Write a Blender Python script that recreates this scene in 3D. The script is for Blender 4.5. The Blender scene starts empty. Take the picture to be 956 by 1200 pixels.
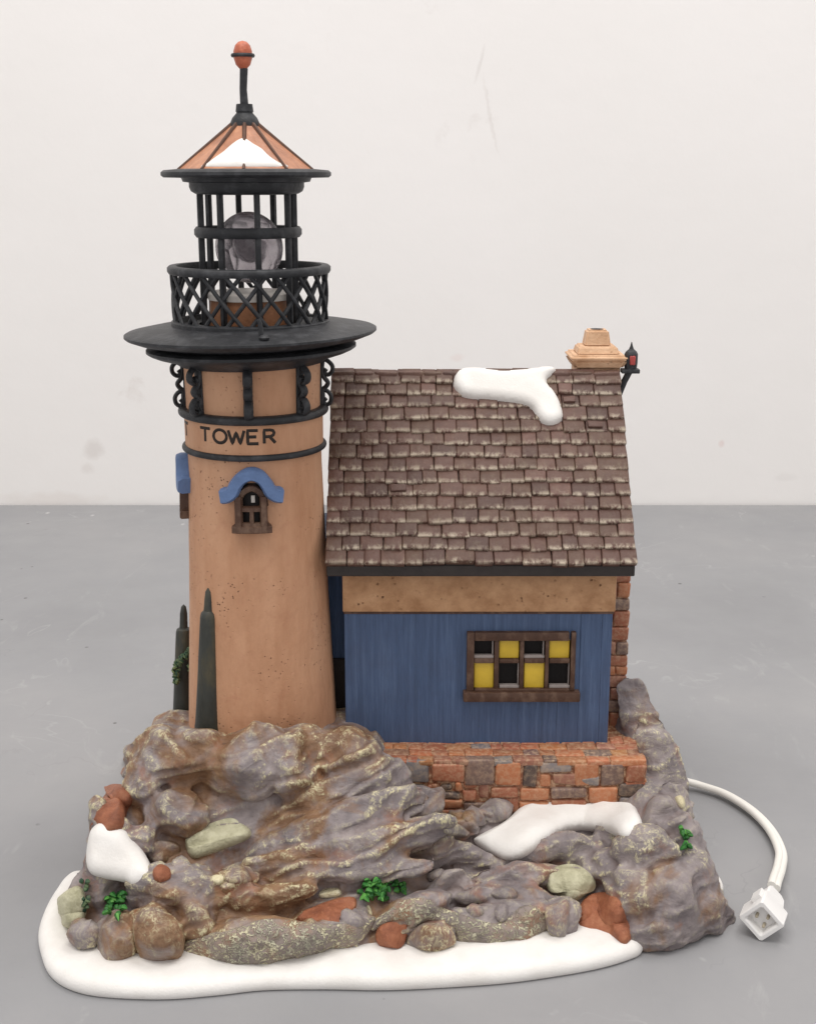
import bpy, bmesh, math, random
import numpy as np
from mathutils import Vector, Matrix, noise
from mathutils.bvhtree import BVHTree
from mathutils.geometry import delaunay_2d_cdt

# ------------------------------------------------------------------ set-up
# everything is modelled in centimetres and shrunk to metres at the very end
SC = bpy.context.scene
COL = SC.collection
R = math.radians
rnd = random.Random(7)
F_PX = 1500.0
CAM = Vector((0.0, -42.6, 23.7))
PITCH = R(14.6)
FWD = Vector((0, math.cos(PITCH), -math.sin(PITCH)))
UP = Vector((0, math.sin(PITCH), math.cos(PITCH)))
RT = Vector((1, 0, 0))

def ray(px, py):
    return FWD * F_PX + RT * (px - 478) - UP * (py - 600)
def at(px, py, Y):
    d = ray(px, py)
    return CAM + d * ((Y - CAM.y) / d.y)
def atz(px, py, z):
    d = ray(px, py)
    return CAM + d * ((z - CAM.z) / d.z)
def depth(p):
    return (Vector(p) - CAM).dot(FWD)

def lin(c):
    return tuple(((v / 255) / 12.92 if v / 255 <= .04045 else ((v / 255 + .055) / 1.055) ** 2.4) for v in c)

# ------------------------------------------------------------------ mesh helper
class M:
    def __init__(s):
        s.v = []; s.f = []; s.a = []; s.c = []
    def add(s, verts, faces, a=0.0, c=None):
        o = len(s.v)
        s.v += [tuple(p) for p in verts]
        s.f += [tuple(i + o for i in f) for f in faces]
        s.a += list(a) if isinstance(a, (list, tuple)) else [a] * len(verts)
        s.c += [c or (1, 1, 1)] * len(verts)
        return s
    def bm_add(s, bm, a=0.0, c=None, mat=None):
        bm.verts.index_update()
        vs = [(mat @ v.co) if mat else v.co.copy() for v in bm.verts]
        aa = [a(v) for v in vs] if callable(a) else a
        s.add(vs, [[v.index for v in f.verts] for f in bm.faces], aa, c)
    def box(s, x0, x1, y0, y1, z0, z1, bev=0.0, seg=2, mat=None, a=0.0, c=None, jit=0.0, taper=None):
        bm = bmesh.new()
        bmesh.ops.create_cube(bm, size=1)
        for v in bm.verts:
            v.co = Vector(((x0 + x1) / 2 + v.co.x * (x1 - x0), (y0 + y1) / 2 + v.co.y * (y1 - y0), (z0 + z1) / 2 + v.co.z * (z1 - z0)))
            if jit:
                v.co += Vector((rnd.uniform(-jit, jit), rnd.uniform(-jit, jit), rnd.uniform(-jit, jit)))
        if bev > 0:
            bmesh.ops.bevel(bm, geom=bm.edges[:], offset=bev, segments=seg, affect='EDGES', profile=.5, clamp_overlap=True)
        s.bm_add(bm, a, c, mat); bm.free()
        return s
    def lathe(s, prof, cx=0, cy=0, n=96, warp=None):
        o = []
        idx = []
        for r, z in prof:
            if r < 1e-6:
                o.append((cx, cy, z)); idx.append([len(o) - 1])
            else:
                k0 = len(o)
                for k in range(n):
                    t = 2 * math.pi * k / n
                    o.append((cx + r * math.sin(t), cy - r * math.cos(t), z))
                idx.append(list(range(k0, k0 + n)))
        f = []
        for A, B in zip(idx[:-1], idx[1:]):
            for k in range(n):
                k2 = (k + 1) % n
                if len(A) == 1 and len(B) == 1: continue
                if len(A) == 1: f.append((A[0], B[k2], B[k]))
                elif len(B) == 1: f.append((A[k], A[k2], B[0]))
                else: f.append((A[k], A[k2], B[k2], B[k]))
        if warp: o = [warp(Vector(p)) for p in o]
        s.add(o, f); return s
    def tube(s, pts, r, n=10, flat=None, closed=False, caps=True):
        """r: radius or list; flat=(vector, ratio) squeezes a cross-section along that axis direction."""
        pts = [Vector(p) for p in pts]
        N = len(pts)
        rr = r if isinstance(r, (list, tuple)) else [r] * N
        o = []; f = []
        ref = None
        for i, p in enumerate(pts):
            if closed: t = (pts[(i + 1) % N] - pts[i - 1])
            else: t = pts[min(i + 1, N - 1)] - pts[max(i - 1, 0)]
            t.normalize()
            if flat:
                b = flat[0].normalized()
                a_ = t.cross(b).normalized()
                b = a_.cross(t).normalized() * flat[1]
            else:
                if ref is None:
                    ref = Vector((0, 0, 1)) if abs(t.z) < .9 else Vector((1, 0, 0))
                a_ = t.cross(ref).normalized()
                b = a_.cross(t).normalized(); ref = b
            for k in range(n):
                q = 2 * math.pi * k / n
                o.append(p + (a_ * math.cos(q) + b * math.sin(q)) * rr[i])
        for i in range(N if closed else N - 1):
            j = (i + 1) % N
            for k in range(n):
                k2 = (k + 1) % n
                f.append((i * n + k, i * n + k2, j * n + k2, j * n + k))
        if caps and not closed:
            f.append(tuple(range(n))[::-1]); f.append(tuple((N - 1) * n + k for k in range(n)))
        s.add(o, f); return s
    def build(s, name, mat, parent=None, sharp=38, smooth=True, label=None):
        me = bpy.data.meshes.new(name)
        off = Vector((0, 0, 0))
        p = parent
        while p is not None:
            off += p.location; p = p.parent
        me.from_pydata([tuple(Vector(v) - off) for v in s.v], [], s.f)
        bm = bmesh.new(); bm.from_mesh(me)
        bmesh.ops.recalc_face_normals(bm, faces=bm.faces[:])
        bm.to_mesh(me); bm.free()
        if any(s.a):
            at_ = me.attributes.new('wear', 'FLOAT', 'POINT')
            at_.data.foreach_set('value', np.array(s.a, dtype=np.float32))
        if any(c != (1, 1, 1) for c in s.c):
            at_ = me.attributes.new('paint', 'FLOAT_COLOR', 'POINT')
            at_.data.foreach_set('color', np.array([(*c, 1) for c in s.c], dtype=np.float32).ravel())
        if smooth:
            me.polygons.foreach_set('use_smooth', [True] * len(me.polygons))
            me.set_sharp_from_angle(angle=R(sharp))
        me.materials.append(mat)
        o = bpy.data.objects.new(name, me)
        COL.objects.link(o)
        o.parent = parent
        if label: o['label'] = label
        return o

def spline(pts, n=8, closed=False):
    P = [Vector(p) for p in pts]; N = len(P); out = []
    for i in range(N if closed else N - 1):
        a = P[(i - 1) % N] if closed or i > 0 else P[0] * 2 - P[1]
        b = P[i]; c = P[(i + 1) % N]
        d = P[(i + 2) % N] if closed or i + 2 < N else P[-1] * 2 - P[-2]
        for k in range(n):
            t = k / n
            out.append(.5 * ((2 * b) + (c - a) * t + (2 * a - 5 * b + 4 * c - d) * t * t + (3 * b - a - 3 * c + d) * t ** 3))
    if not closed: out.append(P[-1])
    return out

# ------------------------------------------------------------------ materials
class NT:
    def __init__(s, name):
        s.m = bpy.data.materials.new(name); s.m.use_nodes = True
        s.t = s.m.node_tree; s.t.nodes.clear()
        s.out = s.t.nodes.new('ShaderNodeOutputMaterial')
        s.b = s.t.nodes.new('ShaderNodeBsdfPrincipled')
        s.t.links.new(s.b.outputs[0], s.out.inputs[0])
        tc = s.n('ShaderNodeTexCoord')
        s.co = s.vmul(tc.outputs['Object'], (100, 100, 100))
        s.bumps = None
    def n(s, typ, **kw):
        x = s.t.nodes.new(typ)
        for k, v in kw.items(): setattr(x, k, v)
        return x
    def set(s, sock, v):
        if hasattr(v, 'links') or isinstance(v, bpy.types.NodeSocket): s.t.links.new(v, sock)
        else: sock.default_value = v
    def vmul(s, v, k):
        x = s.n('ShaderNodeVectorMath', operation='MULTIPLY'); s.set(x.inputs[0], v); s.set(x.inputs[1], k); return x.outputs[0]
    def vadd(s, v, k):
        x = s.n('ShaderNodeVectorMath', operation='ADD'); s.set(x.inputs[0], v); s.set(x.inputs[1], k); return x.outputs[0]
    def math(s, op, a, b=0.0, clamp=False):
        x = s.n('ShaderNodeMath', operation=op, use_clamp=clamp); s.set(x.inputs[0], a); s.set(x.inputs[1], b); return x.outputs[0]
    def noise(s, scale, detail=4, rough=.55, stretch=None, dist=0.0, off=None, color=False):
        c = s.co
        if stretch: c = s.vmul(c, stretch)
        if off: c = s.vadd(c, off)
        x = s.n('ShaderNodeTexNoise'); s.set(x.inputs['Vector'], c)
        x.inputs['Scale'].default_value = scale; x.inputs['Detail'].default_value = detail
        x.inputs['Roughness'].default_value = rough; x.inputs['Distortion'].default_value = dist
        return x.outputs['Color' if color else 'Fac']
    def voro(s, scale, feature='F1', rand=1.0, stretch=None):
        c = s.co if not stretch else s.vmul(s.co, stretch)
        x = s.n('ShaderNodeTexVoronoi', feature=feature); s.set(x.inputs['Vector'], c)
        x.inputs['Scale'].default_value = scale; x.inputs['Randomness'].default_value = rand
        return x.outputs['Distance']
    def map(s, v, a, b, c=0.0, d=1.0):
        x = s.n('ShaderNodeMapRange', clamp=True); s.set(x.inputs[0], v)
        for i, q in enumerate((a, b, c, d)): x.inputs[i + 1].default_value = q
        return x.outputs[0]
    def mix(s, fac, a, b, mode='MIX'):
        x = s.n('ShaderNodeMix', data_type='RGBA', blend_type=mode)
        s.set(x.inputs[0], fac)
        for sock, v in ((x.inputs[6], a), (x.inputs[7], b)):
            if isinstance(v, tuple) and len(v) == 3: v = (*v, 1)
            s.set(sock, v)
        return x.outputs[2]
    def ramp(s, fac, stops):
        x = s.n('ShaderNodeValToRGB'); e = x.color_ramp.elements
        while len(e) < len(stops): e.new(.5)
        for q, (p, c) in zip(e, stops): q.position = p; q.color = (*c, 1)
        s.set(x.inputs[0], fac); return x.outputs[0]
    def attr(s, name, color=False):
        x = s.n('ShaderNodeAttribute', attribute_name=name); return x.outputs['Color' if color else 'Fac']
    def geo(s, out):
        return s.n('ShaderNodeNewGeometry').outputs[out]
    def bump(s, h, dist, strength=1.0):
        x = s.n('ShaderNodeBump'); x.inputs['Strength'].default_value = strength
        x.inputs['Distance'].default_value = dist * .01
        s.set(x.inputs['Height'], h)
        if s.bumps is not None: s.set(x.inputs['Normal'], s.bumps)
        s.bumps = x.outputs[0]
    def done(s, col=None, rough=.6, spec=.35, **kw):
        if isinstance(col, tuple) and len(col) == 3: col = (*col, 1)
        if col is not None: s.set(s.b.inputs['Base Color'], col)
        s.set(s.b.inputs['Roughness'], rough); s.b.inputs['Specular IOR Level'].default_value = spec
        for k, v in kw.items(): s.set(s.b.inputs[k.replace('_', ' ')], v)
        if s.bumps is not None: s.set(s.b.inputs['Normal'], s.bumps)
        return s.m

def simple(name, c, var=.18, scale=1.5, rough=.55, spec=.35, bump=.02, bscale=9, stretch=None, c2=None):
    t = NT(name); c = lin(c)
    hi = lin(c2) if c2 else tuple(min(1, v * (1 + var)) for v in c)
    lo = tuple(v * (1 - var) for v in c)
    n = t.noise(scale, 5, .6, stretch)
    col = t.ramp(n, [(.28, lo), (.5, c), (.72, hi)])
    if bump: t.bump(t.noise(bscale, 4, .6, stretch), bump)
    return t.done(col, rough, spec)

def m_tower():
    t = NT('tower_paint')
    col = t.ramp(t.noise(.5, 6, .62, (1.4, 1.4, .28)), [(.28, lin((178, 130, 98))), (.5, lin((197, 150, 118))), (.72, lin((209, 165, 133)))])
    col = t.mix(t.map(t.noise(1.3, 6, .7, None, .6), .55, .72, 0, .35), col, lin((172, 118, 92)))
    pm = t.map(t.noise(.55, 3, .5, None, 0, (3, 1, 7)), .46, .62)
    pit = t.math('MULTIPLY', t.map(t.voro(7.5), .10, .24, 1, 0), pm)
    pit = t.math('MULTIPLY', pit, t.map(t.noise(4, 2, .5), .45, .55))
    col = t.mix(t.math('MULTIPLY', pit, .6), col, lin((110, 66, 48)))
    t.bump(t.noise(2.5, 5, .6, (1, 1, .5)), .05)
    t.bump(pit, -.05)
    return t.done(col, .58, .3)

def m_stucco(name='stucco_paint', base=(196, 152, 114), dark=(166, 122, 86)):
    t = NT(name)
    col = t.ramp(t.noise(1.2, 6, .65), [(.3, lin(dark)), (.55, lin(base)), (.8, lin(tuple(min(255, v + 18) for v in base)))])
    pit = t.math('MULTIPLY', t.map(t.voro(5.5), .12, .28, 1, 0), t.map(t.noise(1.7, 2), .5, .66))
    col = t.mix(t.math('MULTIPLY', pit, .7), col, lin((96, 58, 38)))
    t.bump(t.noise(3.5, 5, .65), .07); t.bump(pit, -.05)
    return t.done(col, .6, .3)

def m_blue():
    t = NT('blue_plank_paint')
    col = t.ramp(t.noise(1.0, 7, .7, (5, 5, .22)), [(.25, lin((64, 80, 106))), (.5, lin((78, 97, 130))), (.74, lin((98, 118, 150)))])
    col = t.mix(t.map(t.noise(.8, 3, .6), .5, .75, 0, .3), col, lin((72, 80, 104)))
    streak = t.map(t.noise(1.0, 8, .75, (9, 9, .35), 0, (5, 2, 1)), .62, .74, 0, .45)
    col = t.mix(streak, col, lin((120, 140, 172)))
    w = t.n('ShaderNodeTexWave', wave_type='BANDS', bands_direction='X', wave_profile='SAW')
    t.set(w.inputs['Vector'], t.vmul(t.co, (1, 1, 1)))
    w.inputs['Scale'].default_value = .42; w.inputs['Distortion'].default_value = .6; w.inputs['Detail'].default_value = 1; w.inputs['Detail Scale'].default_value = .3
    sx = t.n('ShaderNodeSeparateXYZ'); t.set(sx.inputs[0], t.co)
    g = t.math('MAXIMUM', t.map(w.outputs['Fac'], 0.0, .05), t.map(sx.outputs[0], 4.9, 5.3, .85, 0))
    col = t.mix(t.map(g, 0, 1, .22, 0), col, lin((34, 46, 78)))
    t.bump(g, .025); t.bump(t.noise(1.0, 6, .7, (9, 9, .4)), .06)
    return t.done(col, .5, .35)

def m_tile():
    t = NT('shingle_paint')
    rp = t.geo('Random Per Island')
    col = t.ramp(rp, [(0, lin((82, 59, 52))), (.35, lin((100, 72, 63))), (.7, lin((94, 70, 58))), (1, lin((110, 80, 71)))])
    col = t.mix(t.map(t.noise(1.8, 5, .65), .45, .75, 0, .55), col, lin((76, 54, 46)))
    w = t.attr('wear')
    st = t.noise(2.2, 6, .7, (2.0, 1, 1), .3)
    dry = t.math('MULTIPLY', t.map(w, .62, .9), t.math('MULTIPLY', t.map(st, .44, .56), t.map(t.math('FRACT', t.math('MULTIPLY', rp, 17.3)), .0, .6, .45, 1)))
    col = t.mix(t.math('MULTIPLY', dry, .8), col, lin((198, 184, 164)))
    low = t.math('MULTIPLY', t.map(w, .2, .7, .0, .25), t.map(t.noise(5, 6, .75, (1, .35, .35)), .52, .66))
    col = t.mix(low, col, lin((158, 146, 120)))
    t.bump(t.noise(4.5, 6, .7), .05)
    return t.done(col, .45, .4)

def m_stone():
    t = NT('masonry_paint')
    col = t.attr('paint', True)
    v = t.noise(2.2, 6, .7)
    col = t.mix(t.map(v, .5, .8, 0, .45), col, lin((188, 150, 122)))
    col = t.mix(t.map(t.noise(1.4, 5, .6, None, 0, (9, 4, 2)), .5, .75, 0, .3), col, lin((104, 72, 58)))
    pt = t.map(t.geo('Pointiness'), .52, .6, 0, .7)
    pt = t.math('MULTIPLY', pt, t.map(t.noise(6, 4, .7), .45, .62))
    col = t.mix(pt, col, lin((214, 184, 150)))
    t.bump(t.noise(2.5, 5, .6), .04)
    return t.done(col, .46, .38)

def m_rock():
    t = NT('rock_paint')
    grey = t.ramp(t.noise(1.0, 6, .62), [(.3, lin((108, 100, 102))), (.5, lin((136, 126, 126))), (.7, lin((162, 151, 149)))])
    brown = t.ramp(t.noise(1.4, 6, .62, None, 0, (4, 4, 4)), [(.3, lin((104, 76, 56))), (.55, lin((138, 106, 80))), (.8, lin((160, 130, 100)))])
    sx = t.n('ShaderNodeSeparateXYZ'); t.set(sx.inputs[0], t.co)
    bias = t.map(sx.outputs[0], -2, 6, .0, .13)
    col = t.mix(t.map(t.math('SUBTRACT', t.noise(.38, 5, .6, None, .5, (1.5, 7, 2)), bias), .44, .55), grey, brown)
    rust = t.map(t.noise(.7, 6, .6, None, .3, (8, 3, 5)), .56, .70, 0, .65)
    col = t.mix(rust, col, lin((156, 100, 68)))
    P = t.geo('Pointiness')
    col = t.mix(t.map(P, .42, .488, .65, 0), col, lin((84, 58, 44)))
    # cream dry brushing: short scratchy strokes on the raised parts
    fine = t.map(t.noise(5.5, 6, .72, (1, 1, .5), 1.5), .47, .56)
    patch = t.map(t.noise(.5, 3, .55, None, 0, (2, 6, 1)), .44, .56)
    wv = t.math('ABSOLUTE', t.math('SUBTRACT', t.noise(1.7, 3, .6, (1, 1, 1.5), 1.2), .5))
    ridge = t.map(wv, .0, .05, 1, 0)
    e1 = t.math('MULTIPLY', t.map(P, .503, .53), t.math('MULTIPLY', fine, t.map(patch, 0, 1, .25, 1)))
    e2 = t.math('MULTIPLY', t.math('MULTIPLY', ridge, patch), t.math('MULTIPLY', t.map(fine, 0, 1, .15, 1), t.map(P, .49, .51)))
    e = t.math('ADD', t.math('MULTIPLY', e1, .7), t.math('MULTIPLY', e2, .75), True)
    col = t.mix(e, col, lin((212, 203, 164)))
    t.bump(t.noise(1.5, 6, .58, (1, 1, 1.6), .8), .09)
    t.bump(t.noise(3.2, 6, .7, (1.6, 1.6, .5), .6), .035)
    t.bump(t.noise(9, 4, .6), .01)
    return t.done(col, .44, .4)

def m_crust():
    t = NT('scribbled_crust_paint')
    n = t.noise(3.8, 2.5, .55, (1, 1, 1.2), 1.4)
    line = t.map(t.math('ABSOLUTE', t.math('SUBTRACT', n, .5)), 0.025, .075, 1, 0)
    line = t.math('MULTIPLY', line, t.map(t.noise(6, 3, .6), .4, .52, .25, 1))
    base = t.ramp(t.noise(.9, 5, .6), [(.35, lin((124, 114, 110))), (.52, lin((146, 132, 124))), (.68, lin((148, 112, 86)))])
    patch = t.map(t.noise(.8, 4, .6, None, 0, (5, 1, 1)), .34, .46)
    tone = t.ramp(t.noise(1.1, 3), [(.4, lin((200, 197, 172))), (.6, lin((218, 209, 174)))])
    col = t.mix(t.math('MULTIPLY', t.math('MULTIPLY', line, patch), .95), base, tone)
    t.bump(line, .05); t.bump(t.noise(7, 4), .02)
    return t.done(col, .55, .3)

def m_boulder(name, c, lo, hi):
    t = NT(name)
    col = t.ramp(t.noise(1.5, 7, .68), [(.3, lin(lo)), (.52, lin(c)), (.74, lin(hi))])
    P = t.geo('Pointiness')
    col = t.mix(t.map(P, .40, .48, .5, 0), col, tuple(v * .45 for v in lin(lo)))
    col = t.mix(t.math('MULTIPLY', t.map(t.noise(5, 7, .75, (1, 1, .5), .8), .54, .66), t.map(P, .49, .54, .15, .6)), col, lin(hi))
    t.bump(t.noise(2.6, 7, .68, None, .4), .12)
    return t.done(col, .52, .35)

def m_snow():
    t = NT('snow_paint')
    col = t.ramp(t.noise(.7, 4), [(.35, lin((226, 222, 217))), (.6, lin((236, 233, 229)))])
    t.bump(t.noise(2.2, 4), .014); t.bump(t.noise(14, 3), .01)
    return t.done(col, .55, .3)

def m_table():
    t = NT('grey_table_paint')
    col = t.ramp(t.noise(.06, 6, .6), [(.3, lin((138, 138, 140))), (.5, lin((146, 146, 148))), (.7, lin((154, 153, 154)))])
    col = t.mix(t.map(t.noise(.5, 7, .7, (1, .35, 1), 1.2), .6, .78, 0, .25), col, lin((196, 195, 194)))
    # thin wandering scuffs
    s1 = t.math('ABSOLUTE', t.math('SUBTRACT', t.noise(.05, 5, .6, None, .8, (31, 7, 2)), .5))
    sc = t.math('MULTIPLY', t.map(s1, 0, .004, 1, 0), t.map(t.noise(.11, 3, .6, None, 0, (4, 9, 1)), 0.52, .62, 0, .22))
    col = t.mix(sc, col, lin((205, 204, 204)))
    s2 = t.math('ABSOLUTE', t.math('SUBTRACT', t.noise(.09, 5, .55, None, .5, (2, 27, 8)), .5))
    sd = t.math('MULTIPLY', t.map(s2, 0, .0035, 1, 0), t.map(t.noise(.13, 3, .6, None, 0, (14, 2, 5)), 0.57, .66, 0, .15))
    col = t.mix(sd, col, lin((96, 94, 92)))
    sp = t.math('MULTIPLY', t.map(t.voro(.55), .05, .075, 1, 0), t.map(t.noise(.4, 2, .5, None, 0, (7, 7, 1)), .52, .58, 0, .8))
    col = t.mix(sp, col, lin((84, 80, 78)))
    sw = t.math('MULTIPLY', t.map(t.voro(.47, stretch=(1, .6, 1)), .05, .1, 1, 0), t.map(t.noise(.33, 2, .5, None, 0, (1, 17, 1)), .55, .6, 0, .5))
    col = t.mix(sw, col, lin((222, 220, 218)))
    t.bump(t.noise(3, 5, .6), .01)
    return t.done(col, t.map(t.noise(.2, 5), .3, .7, .42, .58), .3)

def m_wall():
    t = NT('white_wall_paint')
    col = t.ramp(t.noise(.03, 5, .6), [(.3, lin((243, 240, 237))), (.7, lin((248, 245, 243)))])
    st = t.math('MULTIPLY', t.map(t.noise(.16, 5, .65, None, .6, (12.4, 3, 5.2)), .66, .76, 0, .3), t.map(t.noise(.05, 3), .45, .6))
    col = t.mix(st, col, lin((196, 182, 174)))
    st2 = t.math('MULTIPLY', t.map(t.noise(.35, 4, .6, (1, 1, .5), .4, (3, 1, 22)), .70, .76, 0, .35), t.map(t.noise(.07, 3, .5, None, 0, (5, 5, 1)), .5, .62))
    col = t.mix(st2, col, lin((206, 188, 182)))
    def mark(px, py, rx, rz, amt, c, rot=0.0):
        # one scuff on the wall
        nonlocal col
        p = at(px, py, 50.6)
        d = t.vadd(t.co, (-p.x, 0, -p.z))
        d = t.vadd(d, t.vmul(t.vadd(t.noise(.45, 4, .6, color=True), (-.5, -.5, -.5)), (rx * 1.6, 0, rz * 1.6)))
        q = t.n('ShaderNodeVectorRotate', rotation_type='Y_AXIS'); t.set(q.inputs['Vector'], d); q.inputs['Angle'].default_value = R(rot)
        L = t.n('ShaderNodeVectorMath', operation='LENGTH'); t.set(L.inputs[0], t.vmul(q.outputs[0], (1 / rx, 0, 1 / rz)))
        col = t.mix(t.map(L.outputs['Value'], .4, 1.0, amt, 0), col, lin(c))
    mark(110, 528, 0.9, 1.0, .22, (176, 162, 154)); mark(104, 550, .6, .5, .16, (190, 178, 170))
    mark(575, 140, .16, 3.4, .22, (206, 198, 192), 12); mark(562, 75, .16, 1.6, .22, (198, 190, 184), -14)
    mark(535, 420, 0.7, .4, .14, (222, 180, 172)); mark(845, 520, 0.3, .35, .25, (214, 172, 164)); mark(920, 560, 0.9, .4, .1, (196, 188, 184)); mark(60, 585, 5, .7, .2, (214, 200, 190))
    t.bump(t.noise(.5, 6, .6), .03)
    return t.done(col, .6, .25)

def m_glass():
    t = NT('cloudy_lens')
    t.b.inputs['Transmission Weight'].default_value = .78
    t.b.inputs['IOR'].default_value = 1.45
    t.bump(t.voro(1.2), .12)
    return t.done(t.ramp(t.noise(1.3, 4), [(.35, lin((158, 150, 156))), (.65, lin((206, 200, 204)))]), .16, .5)

BLACK = simple('black_iron_paint', (46, 47, 50), .3, 2.2, .5, .35, .02, 8, c2=(72, 73, 76))
TOWER = m_tower(); STUCCO = m_stucco(); BLUE = m_blue(); TILE = m_tile(); STONE = m_stone(); ROCK = m_rock()
CRUST = m_crust(); SNOW = m_snow()
CHIM = m_stucco('chimney_paint', (216, 178, 144), (190, 146, 110))
AWN = simple('blue_awning_paint', (98, 122, 164), .15, 1.5, .5, .35, .03, 5)
BROWN = simple('brown_frame_paint', (82, 58, 46), .25, 2, .5, .35, .04, 6, (1, 1, .6), c2=(120, 96, 80))
TRIM = simple('dark_fascia_paint', (50, 44, 42), .2, 2, .5, .35, .02)
COPPER = simple('copper_panel_paint', (176, 120, 90), .3, 1.6, .36, .45, .03, 6, (1, 1, .4), c2=(206, 148, 112))
FINIAL = simple('red_finial_paint', (180, 98, 72), .2, 3, .4, .4, .03, 6, c2=(208, 120, 88))
RUSTB = m_boulder('rust_boulder_paint', (158, 98, 70), (124, 74, 54), (182, 124, 92))
PALEB = m_boulder('pale_boulder_paint', (194, 190, 160), (156, 152, 122), (218, 214, 186))
GREYB = m_boulder('grey_boulder_paint', (132, 116, 106), (100, 84, 76), (190, 178, 140))
CHIP = m_boulder('cream_chip_paint', (222, 212, 176), (190, 176, 140), (236, 230, 206))
def m_leaf(name, lo, mid, hi):
    t = NT(name)
    col = t.ramp(t.geo('Random Per Island'), [(0, lin(lo)), (.5, lin(mid)), (1, lin(hi))])
    col = t.mix(t.map(t.noise(5, 4), .5, .7, 0, .5), col, lin(hi))
    t.bump(t.noise(6, 3), .03)
    return t.done(col, .5, .35)
GREEN = m_leaf('bright_leaf_paint', (26, 62, 32), (46, 112, 46), (96, 160, 72))
DKGREEN = m_leaf('dark_leaf_paint', (34, 58, 46), (48, 80, 58), (118, 130, 88))
YELLOW = simple('yellow_pane_plastic', (212, 178, 58), .1, 1.3, .35, .4, .01, 4)
DARK = simple('opening_shade_paint', (22, 18, 18), .2, 1, .5, .2, 0)  # near-black colour painted as the shade inside openings
LIP = simple('pale_pane_edge', (150, 140, 136), .15, 3, .5, .3, .01)
POST = simple('post_paint', (56, 58, 54), .28, 1.6, .48, .4, .04, 4, (1, 1, .4), c2=(82, 76, 58))
CORDM = simple('white_cord_vinyl', (232, 229, 222), .03, 1, .4, .4, .004)
PLUGM = simple('white_plug_plastic', (232, 230, 228), .03, 1, .38, .4, .004)
METAL = simple('pin_metal', (170, 160, 140), .2, 5, .3, .6, 0)
REDP = simple('red_lantern_pane', (170, 70, 66), .15, 3, .4, .4, 0)
GLASS = m_glass()
DRUM = simple('brown_drum_paint', (142, 96, 66), .2, 1.5, .5, .35, .03, 6)
PALE = simple('pale_drum_top', (196, 190, 184), .08, 2, .4, .4, .01)
INK = simple('black_letter_paint', (44, 36, 32), .2, 3, .5, .3, 0)

# ------------------------------------------------------------------ setting
def struct(o):
    o['kind'] = 'structure'; return o
tb = M().box(-140, 140, -90, 50.4, -4, 0)
o = struct(tb.build('tabletop', m_table())); o['label'] = 'scuffed grey painted tabletop under the figurine'; o['category'] = 'table'
wl = M().box(-220, 220, 50.6, 56, -60, 220)
o = struct(wl.build('wall', m_wall())); o['label'] = 'plain off white wall with faint smudges behind the table'; o['category'] = 'wall'

def empty(name, loc, label, cat):
    e = bpy.data.objects.new(name, None); COL.objects.link(e)
    e.location = loc; e['label'] = label; e['category'] = cat; e.empty_display_size = 1
    return e
FIG = empty('lighthouse_figurine', (0, 0, 0), 'ceramic lighthouse figurine with tan tower, blue cottage and snowy rock base on grey tabletop', 'figurine')

# ------------------------------------------------------------------ tower
TX = -5.19
def tz(py): return at(304, py, 0).z
def tr(py, hw): return hw * depth(at(304, py, 0)) / F_PX
def prof(l): return [(tr(y, w) if w else 0, tz(y)) for y, w in l]
def wall_r(z):
    pts = [(tz(860), tr(860, 86.5)), (tz(700), tr(700, 81)), (tz(540), tr(540, 77.5)), (tz(470), tr(470, 78)), (tz(405), tr(405, 80))]
    for (z0, r0), (z1, r1) in zip(pts[:-1], pts[1:]):
        if z <= z1: return r0 + (r1 - r0) * (z - z0) / (z1 - z0)
    return pts[-1][1]
def on_tower(az, z, p=0.0):
    r = wall_r(z) + p
    return Vector((TX + r * math.sin(az), -r * math.cos(az), z))

zs = np.linspace(1.5, tz(405), 60)
t = M(); t.lathe([(wall_r(z) + .012 * noise.noise(Vector((0, 0, z * .7))), z) for z in zs], TX, 0, 128)
tower = t.build('tower_wall', TOWER, FIG)
# sign band, slightly proud, with its lettering
za, zb = tz(519), tz(481)
t = M(); t.lathe([(wall_r(za) - .1, za), (wall_r(za) + .07, za), (wall_r(zb) + .08, zb), (wall_r(zb) - .1, zb)], TX, 0, 128)
t.build('sign_band', TOWER, tower)
def ring(name, yc, hw, th, parent, mat=BLACK):
    z = tz(yc); r = tr(yc, hw); h = th * .0285
    pr = []
    for k in range(13):
        a = R(-90 + 15 * k)
        pr.append((r - h * .5 + h * .5 * math.cos(a), z + h * .5 * math.sin(a)))
    m = M(); m.lathe([(r - .5, z - h * .5)] + pr + [(r - .5, z + h * .5)], TX, 0, 128)
    return m.build(name, mat, parent)
ring('iron_band', 520.5, 84, 7.5, tower)
ring('iron_band', 479, 87.5, 10, tower)

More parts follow.
